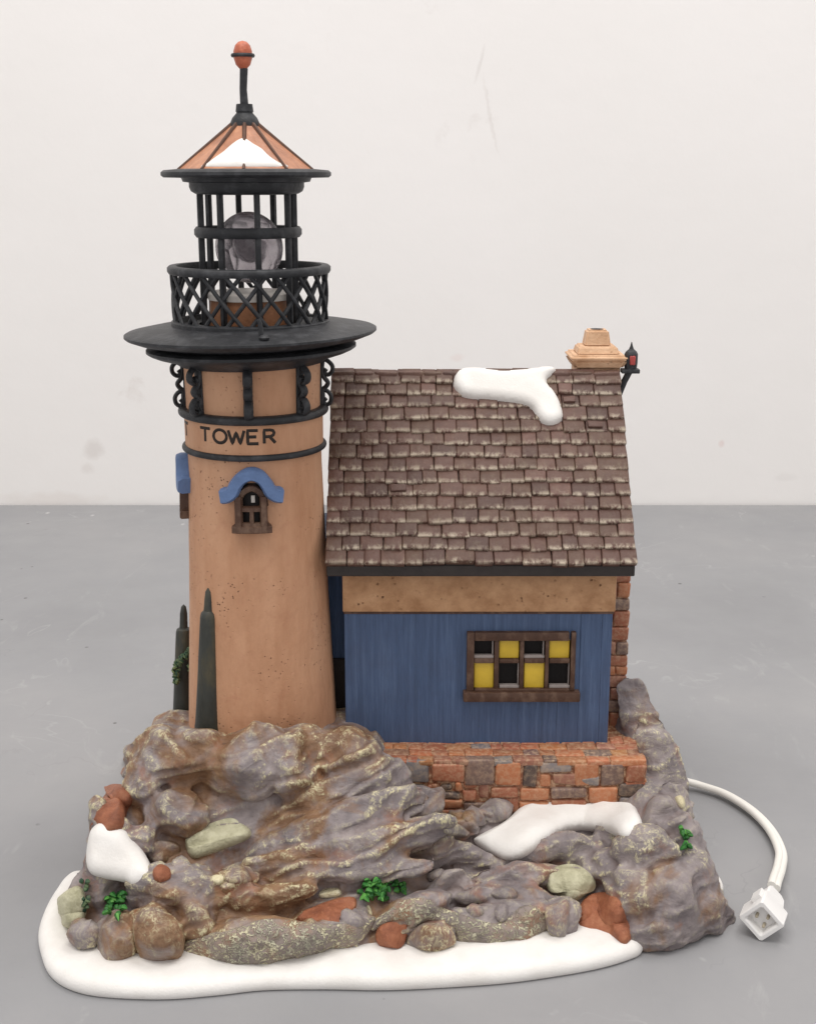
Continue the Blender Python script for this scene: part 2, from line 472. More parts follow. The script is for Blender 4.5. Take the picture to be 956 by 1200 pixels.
GL = {
 'T': [[(0, 1), (.8, 1)], [(.4, 1), (.4, 0)]],
 'O': [[(.45 + .43 * math.cos(R(a)), .5 + .5 * math.sin(R(a))) for a in range(0, 361, 15)]],
 'W': [[(0, 1), (.24, 0), (.48, .85), (.72, 0), (.96, 1)]],
 'E': [[(.6, 1), (0, 1), (0, 0), (.62, 0)], [(0, .52), (.5, .52)]],
 'R': [[(0, 0), (0, 1), (.35, 1), (.52, .94), (.6, .78), (.54, .6), (.38, .5), (0, .5)], [(.32, .5), (.66, 0)]]}
let = M()
zl0 = at(300, 521.5, -2.5).z; zl1 = at(300, 506, -2.5).z
def put_letter(ch, a0, wdeg):
    for st in GL[ch]:
        P = []
        for (u0, v0), (u1, v1) in zip(st[:-1], st[1:]):
            k = max(2, int(8 * math.hypot(u1 - u0, v1 - v0)))
            for i in range(k): P.append((u0 + (u1 - u0) * i / k, v0 + (v1 - v0) * i / k))
        P.append(st[-1])
        pts = [on_tower(R(a0 + u * wdeg), zl0 + (zl1 - zl0) * v, .075) for u, v in P]
        nrm = on_tower(R(a0 + .4 * wdeg), zl0, 1) - on_tower(R(a0 + .4 * wdeg), zl0, 0)
        let.tube(pts, .053, 8, flat=(nrm, .35))
for ch, a0 in (('T', -41.5), ('O', -27.6), ('W', -14.1), ('E', 1.6), ('R', 14.6)):
    put_letter(ch, a0, 13.4)
put_letter('T', -72.5, 13)
let.build('lettering', INK, tower, label='black TOWER lettering round the sign band')

# gallery brackets: iron scrolls under the gallery
C = .0282
z0b = tz(424)
for k in range(8):
    az = R(3 + 45 * k)
    m = M()
    tang = Vector((math.cos(az), math.sin(az), 0))
    def W(p, v): return on_tower(az, z0b - v * C, p * C)
    def stroke(l, r=.075, w=1.9, n=5):
        pts = [W(q.x, q.y) for q in spline([(a, b, 0) for a, b in l], n)]
        m.tube(pts, r, 8, flat=(tang, w))
    stroke([(2, -3), (8, -1), (14, 5), (14, 12), (9, 16), (5, 13), (7, 9)])
    stroke([(3, -4), (2, 8), (4, 18), (9, 25), (7, 30), (3, 34), (3, 42), (2, 54)], .08)
    stroke([(3, 34), (9, 36), (13, 42), (12, 49), (7, 52), (4, 48), (7, 44)])
    m.box(-.14, .14, -.03, .06, z0b - 55 * C, z0b + 4 * C, .02, 1,
          mat=Matrix.Translation((TX, 0, 0)) @ Matrix.Rotation(az, 4, 'Z') @ Matrix.Translation((0, -wall_r(z0b) - .01, 0)))
    m.build('scroll_bracket', BLACK, FIG)

# gallery: stepped discs
g = M()
g.lathe(prof([(424, 70), (424, 84), (419, 92), (413, 112), (410, 119)]) + prof([(408, 122), (405, 122), (403, 118), (402, 108)]) +
        prof([(400, 112), (396, 132), (391.5, 144)]) + prof([(389.5, 146.5), (387, 146.5), (385.6, 144), (381, 120), (378, 95), (377, 60)]), TX, 0, 160,
        warp=lambda p: Vector((p.x, p.y, p.z + (p.x - TX) * .022)))
gallery = g.build('gallery_floor', BLACK, FIG, sharp=30)
h = M()
b0 = at(306, 387, -3.55); b0.z = tz(382.5)
h.tube([b0 + Vector((0, 0, -.1)), b0 + Vector((0, 0, .25)), b0 + Vector((-.02, -.03, .5)), b0 + Vector((-.06, -.03, .62))], [.09, .075, .07, .05], 8)
h.lathe([(0, b0.z - .05), (.14, b0.z), (.17, b0.z + .07), (.1, b0.z + .14), (0, b0.z + .16)], b0.x + .1, b0.y - .1, 12)
h.build('hook', BLACK, gallery)

# railing: top ring, bottom ring, diagonal lattice
zt, zbm = tz(315), tz(377)
rt, rb = tr(315, 89), tr(377, 87)
rg = M()
rg.lathe([(rt - .14, zt - .13), (rt + .12, zt - .13), (rt + .17, zt - .05), (rt + .17, zt + .07), (rt + .1, zt + .13), (rt - .12, zt + .13), (rt - .16, zt), (rt - .14, zt - .13)], TX, 0, 96)
rail = rg.build('railing', BLACK, FIG, sharp=50)
rg = M(); rg.lathe([(rb - .25, zbm - .15), (rb + .14, zbm - .15), (rb + .14, zbm + .05), (rb + .06, zbm + .1), (rb - .12, zbm + .1), (rb - .25, zbm - .15)], TX, 0, 96)
rg.build('base_ring', BLACK, rail)
lt = M()
for k in range(20):
    for sg in (1, -1):
        pts = []
        for i in range(13):
            f = i / 12
            a = R(k * 18 + 4 + sg * 32 * (f - .5)); r = rb + (rt - rb) * f - .03 * sg
            pts.append((TX + r * math.sin(a), -r * math.cos(a), zbm + (zt - zbm) * f))
        lt.tube(pts, .07, 8)
lt.build('lattice', BLACK, rail)

# lamp drum and clear lens
d = M(); d.lathe(prof([(384, 0), (384, 48), (350, 47), (350, 0)]), TX, 0, 64)
drum = d.build('lamp_drum', DRUM, FIG)
d = M(); d.lathe(prof([(350, 0), (350, 49), (343, 49), (341, 46), (341, 0)]), TX, 0, 64); d.build('drum_top', PALE, drum)
c0 = at(292, 290, 0)
rl = 41 * depth(c0) / F_PX
pr = [(0, -.32)] + [(rl * math.sin(R(a)), -.32 * math.cos(R(a)) if a < 90 else .32 * math.cos(R(180 - a))) for a in range(12, 169, 6)] + [(0, .32)]
m = M(); m.lathe(pr, 0, 0, 64)
mat_l = Matrix.Translation(c0) @ Matrix.Rotation(R(-10), 4, 'Z') @ Matrix.Rotation(R(90), 4, 'X')
m.v = [tuple(mat_l @ Vector(v)) for v in m.v]
lens = m.build('lamp_lens', GLASS, FIG, label='clear round lens inside the lantern cage')
m = M()
bm = bmesh.new(); bmesh.ops.create_icosphere(bm, subdivisions=2, radius=rl * .42)
for v in bm.verts: v.co *= 1 + .35 * noise.noise(v.co * 3)
m.bm_add(bm, mat=Matrix.Translation(c0 + Vector((0, .62, 0)))); bm.free()
m.build('crystal_core', simple('crystal_core_plastic', (176, 168, 172), .3, 4, .15, .7, .05, 3), lens, smooth=False)

# lantern cage: eight bars and hoops
cg = M(); zc = tz(271.5); rc = tr(271, 59)
cg.lathe([(rc - .16, zc - .15), (rc + .03, zc - .17), (rc + .1, zc - .08), (rc + .1, zc + .08), (rc + .03, zc + .17), (rc - .16, zc + .15), (rc - .16, zc - .15)], TX, 0, 80)
cage = cg.build('lantern_cage', BLACK, FIG)
for k in range(8):
    a = R(18 + 45 * k); r = tr(280, 55)
    m = M(); m.box(-.09, .09, -.1, .1, tz(382), tz(222), .04, 1, mat=Matrix.Translation((TX + r * math.sin(a), -r * math.cos(a), 0)) @ Matrix.Rotation(a, 4, 'Z'))
    m.build('cage_bar', BLACK, cage)
hd = M(); hd.lathe(prof([(228, 50), (227, 60), (224, 65), (219, 67), (214, 67), (213, 74), (208, 76), (206, 60), (228, 50)]), TX, 0, 96)
hd.build('cornice', BLACK, cage)

# lantern roof
NP = 10
rf = M()
rr0, rr1 = tr(199, 81), tr(147, 16)
za, zb = tz(199), tz(146)
vv = []; ff = []
for k in range(NP):
    for (r, z) in ((rr0, za), (rr1, zb)):
        a = R(5 + 36 * k); vv.append((TX + r * math.sin(a), -r * math.cos(a), z))
for k in range(NP):
    k2 = (k + 1) % NP; ff.append((2 * k, 2 * k2, 2 * k2 + 1, 2 * k + 1))
ff.append(tuple(2 * k for k in range(NP))); ff.append(tuple(2 * k + 1 for k in range(NP)))
rf.add(vv, ff)
lroof = rf.build('lantern_roof', COPPER, FIG, smooth=False)
roof_bvh_l = BVHTree.FromPolygons([Vector(v) for v in rf.v], rf.f)
m = M(); m.lathe(prof([(209, 60), (208, 96), (205.5, 99), (202, 99), (199.5, 96), (198, 80), (198, 50)]), TX, 0, 96); m.build('roof_rim', BLACK, lroof)
m = M()
for k in range(NP):
    a = R(5 + 36 * k)
    A = Vector((TX + rr0 * math.sin(a), -rr0 * math.cos(a), za)); B = Vector((TX + rr1 * math.sin(a), -rr1 * math.cos(a), zb))
    m.tube([A, A.lerp(B, .5), B], [.05, .06, .075], 6)
m.build('roof_rib', simple('brown_rib_paint', (88, 60, 46), .25, 3, .5), lroof)
m = M(); m.lathe(prof([(150, 0), (150, 17.5), (146, 18), (138, 14.5), (133, 10), (131, 9.5), (131, 10.5), (122, 9.5), (121.5, 0)]), TX, 0, 40)
m.tube([(TX, 0, tz(124)), (TX - .02, 0, tz(105)), (TX + .02, 0, tz(80))], [.135, .12, .13], 10)
cap = m.build('roof_cap', BLACK, FIG)
m = M(); m.lathe(prof([(83, 0), (81, 4), (76, 8.5), (68, 11), (60, 11), (53, 8.8), (49, 5), (47.5, 0)]), TX, 0, 32)
fin = m.build('finial', FINIAL, FIG)
m = M(); zf = tz(65); m.lathe([(.25, zf - .06), (.36, zf - .05), (.38, zf), (.36, zf + .05), (.25, zf + .06), (.25, zf - .06)], TX, 0, 32); m.build('finial_ring', BLACK, fin)

# tower windows with blue hoods
def tower_window(az0):
    zc = at(298, 590, -2.45).z
    c = .0278 * .92; cv = .0288
    def mp(u, v, p): return on_tower(az0 + u * c / 2.42, zc - v * cv, p)
    def sweep(m, path, w, p0, p1, n=6, rnd_=.06):
        P = spline([(a, b, 0) for a, b in path], n) if len(path) > 2 else [Vector((*path[0], 0)).lerp(Vector((*path[1], 0)), i / 6) for i in range(7)]
        ws = w if isinstance(w, list) else [w] * 2
        o = []; f = []; N = len(P)
        cs = [(-.5, p0), (-.5, p1 - rnd_), (-.36, p1), (.36, p1), (.5, p1 - rnd_), (.5, p0)]
        for i, q in enumerate(P):
            t_ = (P[min(i + 1, N - 1)] - P[max(i - 1, 0)]).normalized(); nn = Vector((-t_.y, t_.x, 0))
            ww = ws[0] + (ws[1] - ws[0]) * abs(2 * i / (N - 1) - 1)
            for s_, pp in cs:
                e = q + nn * s_ * ww; o.append(mp(e.x, e.y, pp))
        k = len(cs)
        for i in range(N - 1):
            for j in range(k):
                j2 = (j + 1) % k; f.append((i * k + j, i * k + j2, (i + 1) * k + j2, (i + 1) * k + j))
        f.append(tuple(range(k))); f.append(tuple((N - 1) * k + j for j in range(k)))
        m.add(o, f)
    def zq(x, y): return (x / 2.9875 + 140 - 299, y / 2.9875 + 370 - 590)
    m = M()   # dark panel painted as the shade in the opening, carries the window parts
    sweep(m, [(0, -22), (0, 30)], 34, -.1, .03)
    win = m.build('tower_window', DARK, FIG)
    m = M()
    for a, b, w in (((-16, -8), (-16, 32), 9), ((15, -8), (15, 32), 9), ((0, 8), (0, 30), 6), ((-18, 7), (18, 7), 6), ((-24, 30), (24, 30), 9), ((-21, 25), (21, 25), 5)):
        sweep(m, [a, b], w, -.05, .24 if w != 9 else .3)
    sweep(m, [(-18, 4), (-14, -8), (-6, -15), (2, -17), (10, -13), (15, -6), (18, 4)], 8, -.05, .2)
    m.build('frame', BROWN, win)
    m = M(); sweep(m, [(2, -8), (2, 0)], 5, .0, .06, rnd_=.01); m.build('light_pane', PALE, win, label='small pale pane painted as light showing through the top of the window')  # solid pale pane, painted as bright light seen through the tower
    m = M()
    sweep(m, [zq(*p) for p in ((366, 634), (388, 630), (408, 616), (420, 594), (442, 570), (477, 557), (512, 568), (534, 594), (546, 616), (566, 630), (588, 634))], [14.5, 18], -.05, .42, rnd_=.14)
    m.build('hood', AWN, win)
tower_window(R(3)); tower_window(R(-89))

# buttress posts beside the door
def post(px, py0, py1, Y, pts, name='corner_post'):
    A = at(px, py0, Y)
    m = M()
    zt = lambda y: at(px, y, Y).z
    pr = [(tr(y, w) if w else 0, zt(y)) for y, w in pts]
    zb_ = A.z
    def warp(p):
        k = (p.z - zb_) / 6
        return Vector((p.x + k * .22 * (1 if p.x else 1), p.y + k * .12, p.z))
    m.lathe(pr, A.x, A.y, 20, warp=warp)
    return m.build(name, POST, FIG)
p1 = post(245, 852, 690, -1.95, [(860, 16), (850, 16), (846, 15.3), (800, 13), (760, 11.5), (724, 10), (719, 9), (716, 6), (702, 5), (694, 4), (690, 1.5), (689.5, 0)])
p2 = post(216, 852, 710, 1.2, [(866, 14), (850, 14), (800, 12), (742, 9.5), (738, 8.5), (736, 5), (720, 4.5), (712, 3), (709, 0)])
m = M(); rg_ = random.Random(3)
gp = spline([(207, 800, 0), (206, 786, 0), (211, 774, 0), (219, 768, 0), (225, 762, 0), (227, 772, 0), (224, 782, 0), (229, 792, 0)], 5)
for q in gp:
    for _ in range(3):
        bm = bmesh.new(); bmesh.ops.create_icosphere(bm, subdivisions=1, radius=1)
        p = at(q.x + rg_.uniform(-2.5, 2.5), q.y + rg_.uniform(-2, 2), .65 + rg_.uniform(-.12, .12))
        m.bm_add(bm, mat=Matrix.Translation(p) @ Matrix.Rotation(rg_.uniform(0, 6), 4, 'Y') @ Matrix.Diagonal((.13, .09, .07, 1))); bm.free()
m.build('garland', DKGREEN, p2)

# ------------------------------------------------------------------ cottage
XL, XR = -2.2, 7.08          # wall ends
GL_, GR_ = -2.76, 7.62      # roof ends
YW = -.6                    # front wall
YE, ZE = -1.6, 11.15        # eave
YR, ZR = 3.4, 16.88          # ridge
YB = 2 * YR - YE            # back eave
ZF = 4.3                    # terrace level
YBW = 2 * YR - YW
ztop = 11.6
zband = at(560, 716, YW).z
# window hole in the front wall
wx0, wx1 = at(552, 780, YW).x, at(673, 780, YW).x
wz0, wz1 = at(610, 810, YW).z, at(610, 750, YW).z
hb = M()
def q(x0, x1, z0, z1, y): return [(x0, y, z0), (x1, y, z0), (x1, y, z1), (x0, y, z1)]
hb.add([(XL, YW, ZF - .6), (XR, YW, ZF - .6), (XR, YW, ztop), (XL, YW, ztop)] + q(wx0, wx1, wz0, wz1, YW) + q(wx0, wx1, wz0, wz1, YW + .9) +
       [(XL, YBW, ZF - .6), (XR, YBW, ZF - .6), (XR, YBW, ztop), (XL, YBW, ztop), (XL, YR, ZR - .4), (XR, YR, ZR - .4)],
       [(0, 1, 5, 4), (1, 2, 6, 5), (2, 3, 7, 6), (3, 0, 4, 7), (4, 5, 9, 8), (5, 6, 10, 9), (6, 7, 11, 10), (7, 4, 8, 11), (8, 9, 10, 11),
        (12, 13, 14, 15), (0, 3, 16, 15, 12)[:0] or (0, 12, 15, 16, 3), (1, 2, 17, 14, 13), (0, 1, 13, 12), (2, 3, 16, 17), (14, 15, 16, 17)])
cot = hb.build('cottage_wall', BLUE, FIG, sharp=20)
m = M(); m.box(XL - .05, XR + .07, YW - .1, YW + .3, zband, ztop, .03, 2); m.build('stucco_band', STUCCO, cot, label='tan stucco band under the eave')
m = M(); m.box(XL - .02, XR + .03, YW - .05, YW + .2, zband - .1, zband - .004, .02, 1); m.build('trim_strip', BROWN, cot)
m = M(); m.box(-5.2, XL - .01, .9, 4.5, 2, 11.4, .03, 1); link = m.build('side_wall', BLUE, cot)
m = M(); m.box(-5.2, XL - .02, .8, 1.2, 2, at(395, 772, .8).z, .03, 1); m.build('side_skirting', TRIM, cot)
# cottage window: frame, sill, panes
def zwin(x, y): return at(530 + x / 5.0316, 725 + y / 5.0316, YW - .15)
fr = M()
def wbox(m, x0, y0, x1, y1, yo0, yo1, bev=.03):
    a = zwin(x0, y1); b = zwin(x1, y0)
    m.box(a.x, b.x, YW + yo0, YW + yo1, a.z, b.z, bev, 2)
for (x0, y0, x1, y1) in ((82, 80, 130, 425), (690, 80, 730, 425), (131, 80, 689, 130), (131, 412, 689, 430)): wbox(fr, x0, y0, x1, y1, -.2, .15)
for (x0, y0, x1, y1) in ((243, 128, 277, 414), (392, 128, 424, 414), (541, 128, 572, 414)): wbox(fr, x0, y0, x1, y1, -.16, .15)
for (x0, y0, x1, y1) in ((129, 236, 244, 264), (276, 240, 393, 264), (423, 236, 542, 264), (571, 236, 691, 264)): wbox(fr, x0, y0, x1, y1, -.155, .15)
win = fr.build('cottage_window', BROWN, FIG, label='brown framed window with yellow and dark panes')
m = M(); wbox(m, 62, 426, 750, 482, -.34, .05, .05); m.build('sill', BROWN, win)
for i, (x0, x1) in enumerate(((126, 246), (274, 396), (420, 545), (568, 694))):
    for j, (y0, y1) in enumerate(((126, 240), (260, 416))):
        m = M()
        if (i + j) % 2 == 1:
            wbox(m, x0, y0, x1, y1, -.06, .08, .05); m.build('pane', YELLOW, win, label='yellow pane')
        else:
            wbox(m, x0, y0, x1, y1, .12, .3, .0)
            p = m.build('pane', DARK, win, label='dark pane painted as a shaded opening')  # solid dark box, interior shade put into its colour
            l = M(); wbox(l, x0 + 2, y1 - 20, x1 - 2, y1 - 3, -.1, .11, .02); wbox(l, x1 - 13, y0 + 4, x1 - 3, y1 - 21, -.08, .11, .02)
            l.build('pane_edge', LIP, win)

# roof
SL = math.hypot(YR - YE, ZR - ZE); ang = math.atan2(ZR - ZE, YR - YE)
NROW = 15
def roof_mat(side):
    # local: x along ridge, y up-slope from eave, z out of the slope
    if side > 0: return Matrix.Translation((0, YE, ZE)) @ Matrix.Rotation(ang, 4, 'X')
    return Matrix.Translation((0, YB, ZE)) @ Matrix.Rotation(math.pi, 4, 'Z') @ Matrix.Rotation(ang, 4, 'X')
rs = random.Random(11)
slab = M()
for side in (1, -1):
    slab.box(GL_ + .05, GR_ - .05, .02, SL, -.45, .03, 0, 1, mat=roof_mat(side) if side > 0 else roof_mat(side) @ Matrix.Translation((-(GL_ + GR_), 0, 0)))
roof = slab.build('cottage_roof', TRIM, FIG, sharp=20)
ti = M()
for side in (1, -1):
    MM = roof_mat(side)
    for row in range(NROW):
        y0 = row * SL / NROW
        x = GL_ if row % 2 else GL_ - .0
        first = True
        while x < GR_ - .05:
            w = rs.uniform(.5, .98)
            if first and row % 2: w = rs.uniform(.35, .6)
            first = False
            if GR_ - x - w < .35: w = GR_ - x
            sag = .04 * math.sin(x * .9 + row * 1.7) + .02 * math.sin(x * 2.3 + row)
            dy = rs.uniform(-.03, .02) + sag * .7
            th = rs.uniform(.2, .25)
            L = SL / NROW * 1.22
            tilt = R(rs.uniform(8, 10.5)); rz = R(rs.uniform(-1.5, 1.5))
            xx = x if side > 0 else -x - w
            loc = MM @ Matrix.Translation((xx + w / 2, y0 + dy, 0)) @ Matrix.Rotation(rz, 4, 'Z') @ Matrix.Rotation(-tilt, 4, 'X')
            inv = loc.inverted()
            def wear(v, inv=inv, th=th):
                l = inv @ v
                return max(0, min(1, 1 - l.y / .17)) * (1 if l.z > th * .3 else .25) + .05
            ex = rs.uniform(0, .03) if x + w >= GR_ - .01 else 0
            ti.box(-w / 2 + .006, w / 2 - .006 + ex, -.01, L, .0, th, .045, 2, mat=loc, a=wear, jit=.016)
            if rs.random() < .035 and 2 < row < 13:   # a few slipped double shingles
                ti.box(-w * .4, w * .25, .12, .4, th * .6, th + .1, .03, 2, mat=loc, a=wear, jit=.02)
            x += w
ti.build('shingles', TILE, roof, sharp=50)
m = M()
x = GL_
while x < GR_ - .05:
    w = rs.uniform(.55, .95)
    if GR_ - x - w < .35: w = GR_ - x
    def wear(v): return .6 if v.z > ZR + .05 else .1
    m.box(x + .012, x + w - .012, YR - .26, YR + .26, ZR - .25, ZR + .11, .07, 2, a=wear, jit=.025)
    x += w
m.build('ridge_tiles', TILE, roof, sharp=50)
m = M(); m.box(GL_ + .03, GR_ - .03, YE - .02, YE + .25, ZE - .36, ZE + .02, .03, 1); m.build('fascia', TRIM, roof)
m = M(); m.box(GL_ + .1, GR_ - .1, YE + .2, YW - .02, ZE - .1, ZE + .05, 0, 1); m.build('soffit', TRIM, roof)

# chimney on the ridge
cy = YR + .9
def cx(px, py): return at(px, py, cy - .5)
m = M()
A = cx(674, 436); B = cx(725, 436)
mx = (A.x + B.x) / 2; ch = (B.x - A.x) / 2
m.box(mx - ch, mx + ch, cy - .75, cy + .75, 14.5, cx(698, 428).z, .05, 2)
chim = m.build('chimney', CHIM, FIG, label='tan square stepped chimney on the ridge')
def frus(m, z0, h0, z1, h1, d0, d1, bev=.06):
    bm = bmesh.new(); bmesh.ops.create_cube(bm, size=1)
    for v in bm.verts:
        tp = v.co.z > 0
        hw, hd_ = (h1, d1) if tp else (h0, d0)
        v.co = Vector((mx + math.copysign(hw, v.co.x), cy + math.copysign(hd_, v.co.y), z1 if tp else z0))
    bmesh.ops.bevel(bm, geom=bm.edges[:], offset=bev, segments=3, affect='EDGES')
    m.bm_add(bm); bm.free()
m = M()
k = depth(cx(698, 410)) / F_PX
zz = lambda y: cx(698, y).z
frus(m, zz(432), 27 * k, zz(420), 34 * k, .85, 1.0, .1)
frus(m, zz(421.5), 34 * k, zz(415), 32 * k, 1.0, .95, .08)
frus(m, zz(416), 25 * k, zz(406), 22 * k, .7, .6)
m.build('chimney_crown', CHIM, chim)
m = M(); frus(m, zz(407), 15.5 * k, zz(387.5), 12.5 * k, .45, .36, .07)
m.build('chimney_pot', CHIM, chim)
m = M(); m.lathe([(0, zz(389)), (.24, zz(389)), (.24, zz(387.2)), (0, zz(387.2))], mx, cy, 20); m.build('flue', DARK, chim)

# wall lantern on the far gable
lx = at(739, 420, 3.6)
kk = depth(lx) / F_PX
lz = lambda y: at(739, y, 3.6).z
m = M()
m.tube([at(724, 464, 3.6), at(731, 447, 3.6), at(738, 434, 3.6)], .12, 8)
m.box(lx.x - 11 * kk, lx.x + 10 * kk, lx.y - .22, lx.y + .22, lz(437), lz(432), .03, 2)
wl_ = m.build('wall_lantern', BLACK, FIG, label='small black lantern on a bracket behind the chimney')
m = M(); m.lathe([(0, lz(433)), (7 * kk, lz(433)), (8 * kk, lz(426)), (8 * kk, lz(415)), (6.5 * kk, lz(412)), (3 * kk, lz(409)), (1.4 * kk, lz(405)), (.6 * kk, lz(401)), (0, lz(400.5))], lx.x, lx.y, 8)
m.build('lantern_body', BLACK, wl_, smooth=False)
m = M(); m.box(lx.x - 2.5 * kk, lx.x + 4 * kk, lx.y - 8.4 * kk, lx.y, lz(427), lz(416), .03, 1); m.build('red_pane', REDP, wl_)

# ------------------------------------------------------------------ terrace and stone pillar
PAL = {'o': (178, 112, 76), 'r': (160, 98, 72), 'd': (84, 72, 68), 'b': (116, 94, 86), 'g': (128, 122, 122), 'p': (152, 102, 84), 't': (182, 130, 96)}
YT = -2.1
tx0, tx1 = -1.6, at(757, 915, YT).x
m = M()
MORT = lin((132, 80, 54))
m.box(tx0 - 1.4, tx1 - .06, YT + .07, 6.0, .8, ZF - .05, .03, 1, c=MORT)
def stone_front(x0, y0, x1, y1, c, Y=YT, prj=lambda x, y, Y: at(370 + x / 2.332, 640 + y / 2.332, Y)):
    a = prj(x0, y1, Y); b = prj(x1, y0, Y)
    k = rs.uniform(.88, 1.1)
    col = tuple(min(1, v * k) for v in lin(PAL[c]))
    m.box(a.x + .015, b.x - .015, Y - .04 + rs.uniform(-.03, .03), Y + .3, a.z + .015, b.z - .015, .085, 3, c=col, jit=.05)
for s in ((95, 588, 180, 622, 'o'), (180, 587, 242, 622, 'd'), (243, 587, 312, 648, 'g'), (313, 592, 406, 645, 'r'), (407, 582, 487, 655, 'b'), (488, 590, 563, 655, 'o'), (564, 592, 607, 660, 'd'), (610, 588, 702, 620, 'g'),
          (704, 594, 773, 655, 'o'), (775, 596, 843, 655, 'b'), (845, 596, 902, 645, 'r'), (120, 622, 180, 665, 'b'), (180, 623, 242, 668, 'r'), (243, 650, 300, 690, 'd'), (313, 648, 335, 668, 'r'), (336, 648, 376, 670, 'd'), (377, 645, 401, 670, 'o'), (402, 640, 441, 665, 'r'),
          (302, 652, 338, 690, 'r'), (340, 671, 396, 690, 'd'), (398, 667, 441, 700, 'r'), (442, 648, 473, 690, 'p'), (475, 657, 556, 687, 'r'), (558, 662, 640, 695, 'o'), (610, 622, 642, 660, 'o'), (644, 622, 718, 655, 'p'), (720, 630, 776, 656, 'g'),
          (642, 657, 740, 690, 'b'), (742, 656, 826, 705, 'o'), (826, 647, 900, 687, 'd'), (846, 646, 902, 660, 'r'), (310, 691, 400, 720, 'o'), (400, 701, 475, 740, 'b'), (475, 688, 556, 730, 'r'), (556, 696, 640, 740, 'o'), (640, 692, 742, 735, 'r'), (742, 706, 826, 745, 'b'), (827, 688, 902, 725, 'g'), (320, 722, 400, 760, 'r'), (827, 727, 902, 775, 'r'), (740, 746, 826, 790, 'o')):
    stone_front(*s)
# flagstones on the top
yy = YT - .02
for row, dpt in enumerate((.46, .5, .5, .55)):
    x = tx0 - 1.3
    while x < tx1 - .1:
        w = rs.uniform(.4, 1.15)
        if tx1 - x - w < .35: w = tx1 - x
        c = rs.choice('ooorrrtbgp' if row else 'oorrbgp')
        col = tuple(v * rs.uniform(.9, 1.1) for v in lin(PAL[c]))
        m.box(x + .012, x + w - .012, yy + .012, yy + dpt - .012, ZF - .2, ZF - .0 + rs.uniform(-.02, .02), .04, 2, c=col, jit=.03)
        x += w
    yy += dpt
# right end of the terrace
for row in range(5):
    z1 = ZF - .18 - row * .55
    y = YT + .05
    while y < 4:
        w = rs.uniform(.5, .9)
        col = lin(PAL[rs.choice('ororbgd')])
        m.box(tx1 - .2, tx1 + .01, y + .01, y + w - .01, z1 - .53, z1, .05, 2, c=col, jit=.03); y += w
terr = m.build('stone_terrace', STONE, FIG, sharp=50, label='rust and grey stone terrace in front of the blue wall')
m = M()
px0, px1, py0 = 6.3, 7.92, .9
m.box(px0, px1 - .05, py0 + .05, 4.5, 2.5, 11.4, 0, 1, c=MORT)
z = 4.2
i = 0
while z < 11.2:
    hgt = rs.uniform(.34, .62)
    e = .06 * (11 - z) / 7
    xs = [px0, px1 - .02 + e] if i % 2 else [px0, px1 - rs.uniform(.4, .6), px1 + e]
    for a, b in zip(xs[:-1], xs[1:]):
        m.box(a + .01, b - .01, py0 - .05, py0 + .8, z + .01, z + hgt - .01, .07, 3, c=lin(PAL[rs.choice('oordbpr')]), jit=.03)
    y = py0 + .82
    while y < 4.5:
        m.box(px1 - .4, px1 + e, y, y + .7, z + .01, z + hgt - .01, .07, 2, c=lin(PAL[rs.choice('oordbp')]), jit=.03); y += .72
    z += hgt; i += 1
m.build('stone_pillar', STONE, FIG, sharp=50, label='brown and rust stone pillar beside the cottage wall')

# ------------------------------------------------------------------ rock base
front = [(-11.6, -4.5), (-11.0, -6.9), (-10.2, -7.7), (-8.6, -8.0), (-6.5, -8.4), (-4.5, -8.4), (-2.5, -7.9), (0, -7.9), (2.0, -7.7), (4.2, -7.2), (5.8, -7.3), (7.2, -7.1), (8.8, -6.4), (10.7, -5.5), (11, -5)]
def Yf(x):
    for (a, ya), (b, yb) in zip(front[:-1], front[1:]):
        if x <= b: return ya + (yb - ya) * max(0, (x - a)) / (b - a)
    return front[-1][1]
def sstep(a, b, x):
    t = max(0, min(1, (x - a) / (b - a))); return t * t * (3 - 2 * t)
def H(x, y):
    d = y - Yf(x)
    k = sstep(-2.2, 1.6, x)
    kr = sstep(6.8, 8.4, x)
    slope = .98 * (1 - k) + .40 * k
    slope = slope * (1 - kr) + .62 * kr
    edge = sstep(0, .6, d) * .45
    h = edge + max(0, d) * slope
    h += .55 * sstep(6.6, 8.2, x) * sstep(0, 1.2, d) + .25 * sstep(-3, -1.5, x) * (1 - sstep(3, 5, x)) * sstep(0.3, 1.5, d)
    h -= 1.3 * math.exp(-((x + 5.3) / 1.5) ** 2 - ((y + 5.3) / .7) ** 2)
    platL = 5.45 - max(0, y - .6) * .75 - max(0, -8.6 - x) * .5; platC = 2.55 + max(0, y + 2.2) * .25; platR = 6.2
    plat = platL * (1 - k) + platC * k
    plat = plat * (1 - kr) + platR * kr
    h = min(h, plat)
    xr = 10.55 + (.25 if y < -4 else 0) + .2 * math.sin(y * .9)
    h = min(h, max(0, (xr - x)) * 4.2 if y > -4 else max(0, (xr - x)) * 2.6, max(0, 2.0 + (10.1 - x) * 1.75) if y > -4 else 9, max(0, (x + 11.2)) * 2.6 + .0, max(0, 8.0 - y) * 1.6)
    return h - (.6 if d < 0 else max(0, .6 - d * 1.5)) - (.35 if d > .4 else 0) if h > 0 else -.6
def slope_pt(px, py):
    d = ray(px, py).normalized()
    t = 25.0
    while t < 70:
        p = CAM + d * t
        if p.z <= max(H(p.x, p.y) + .3, 0): return p
        t += .08
    return CAM + d * 44
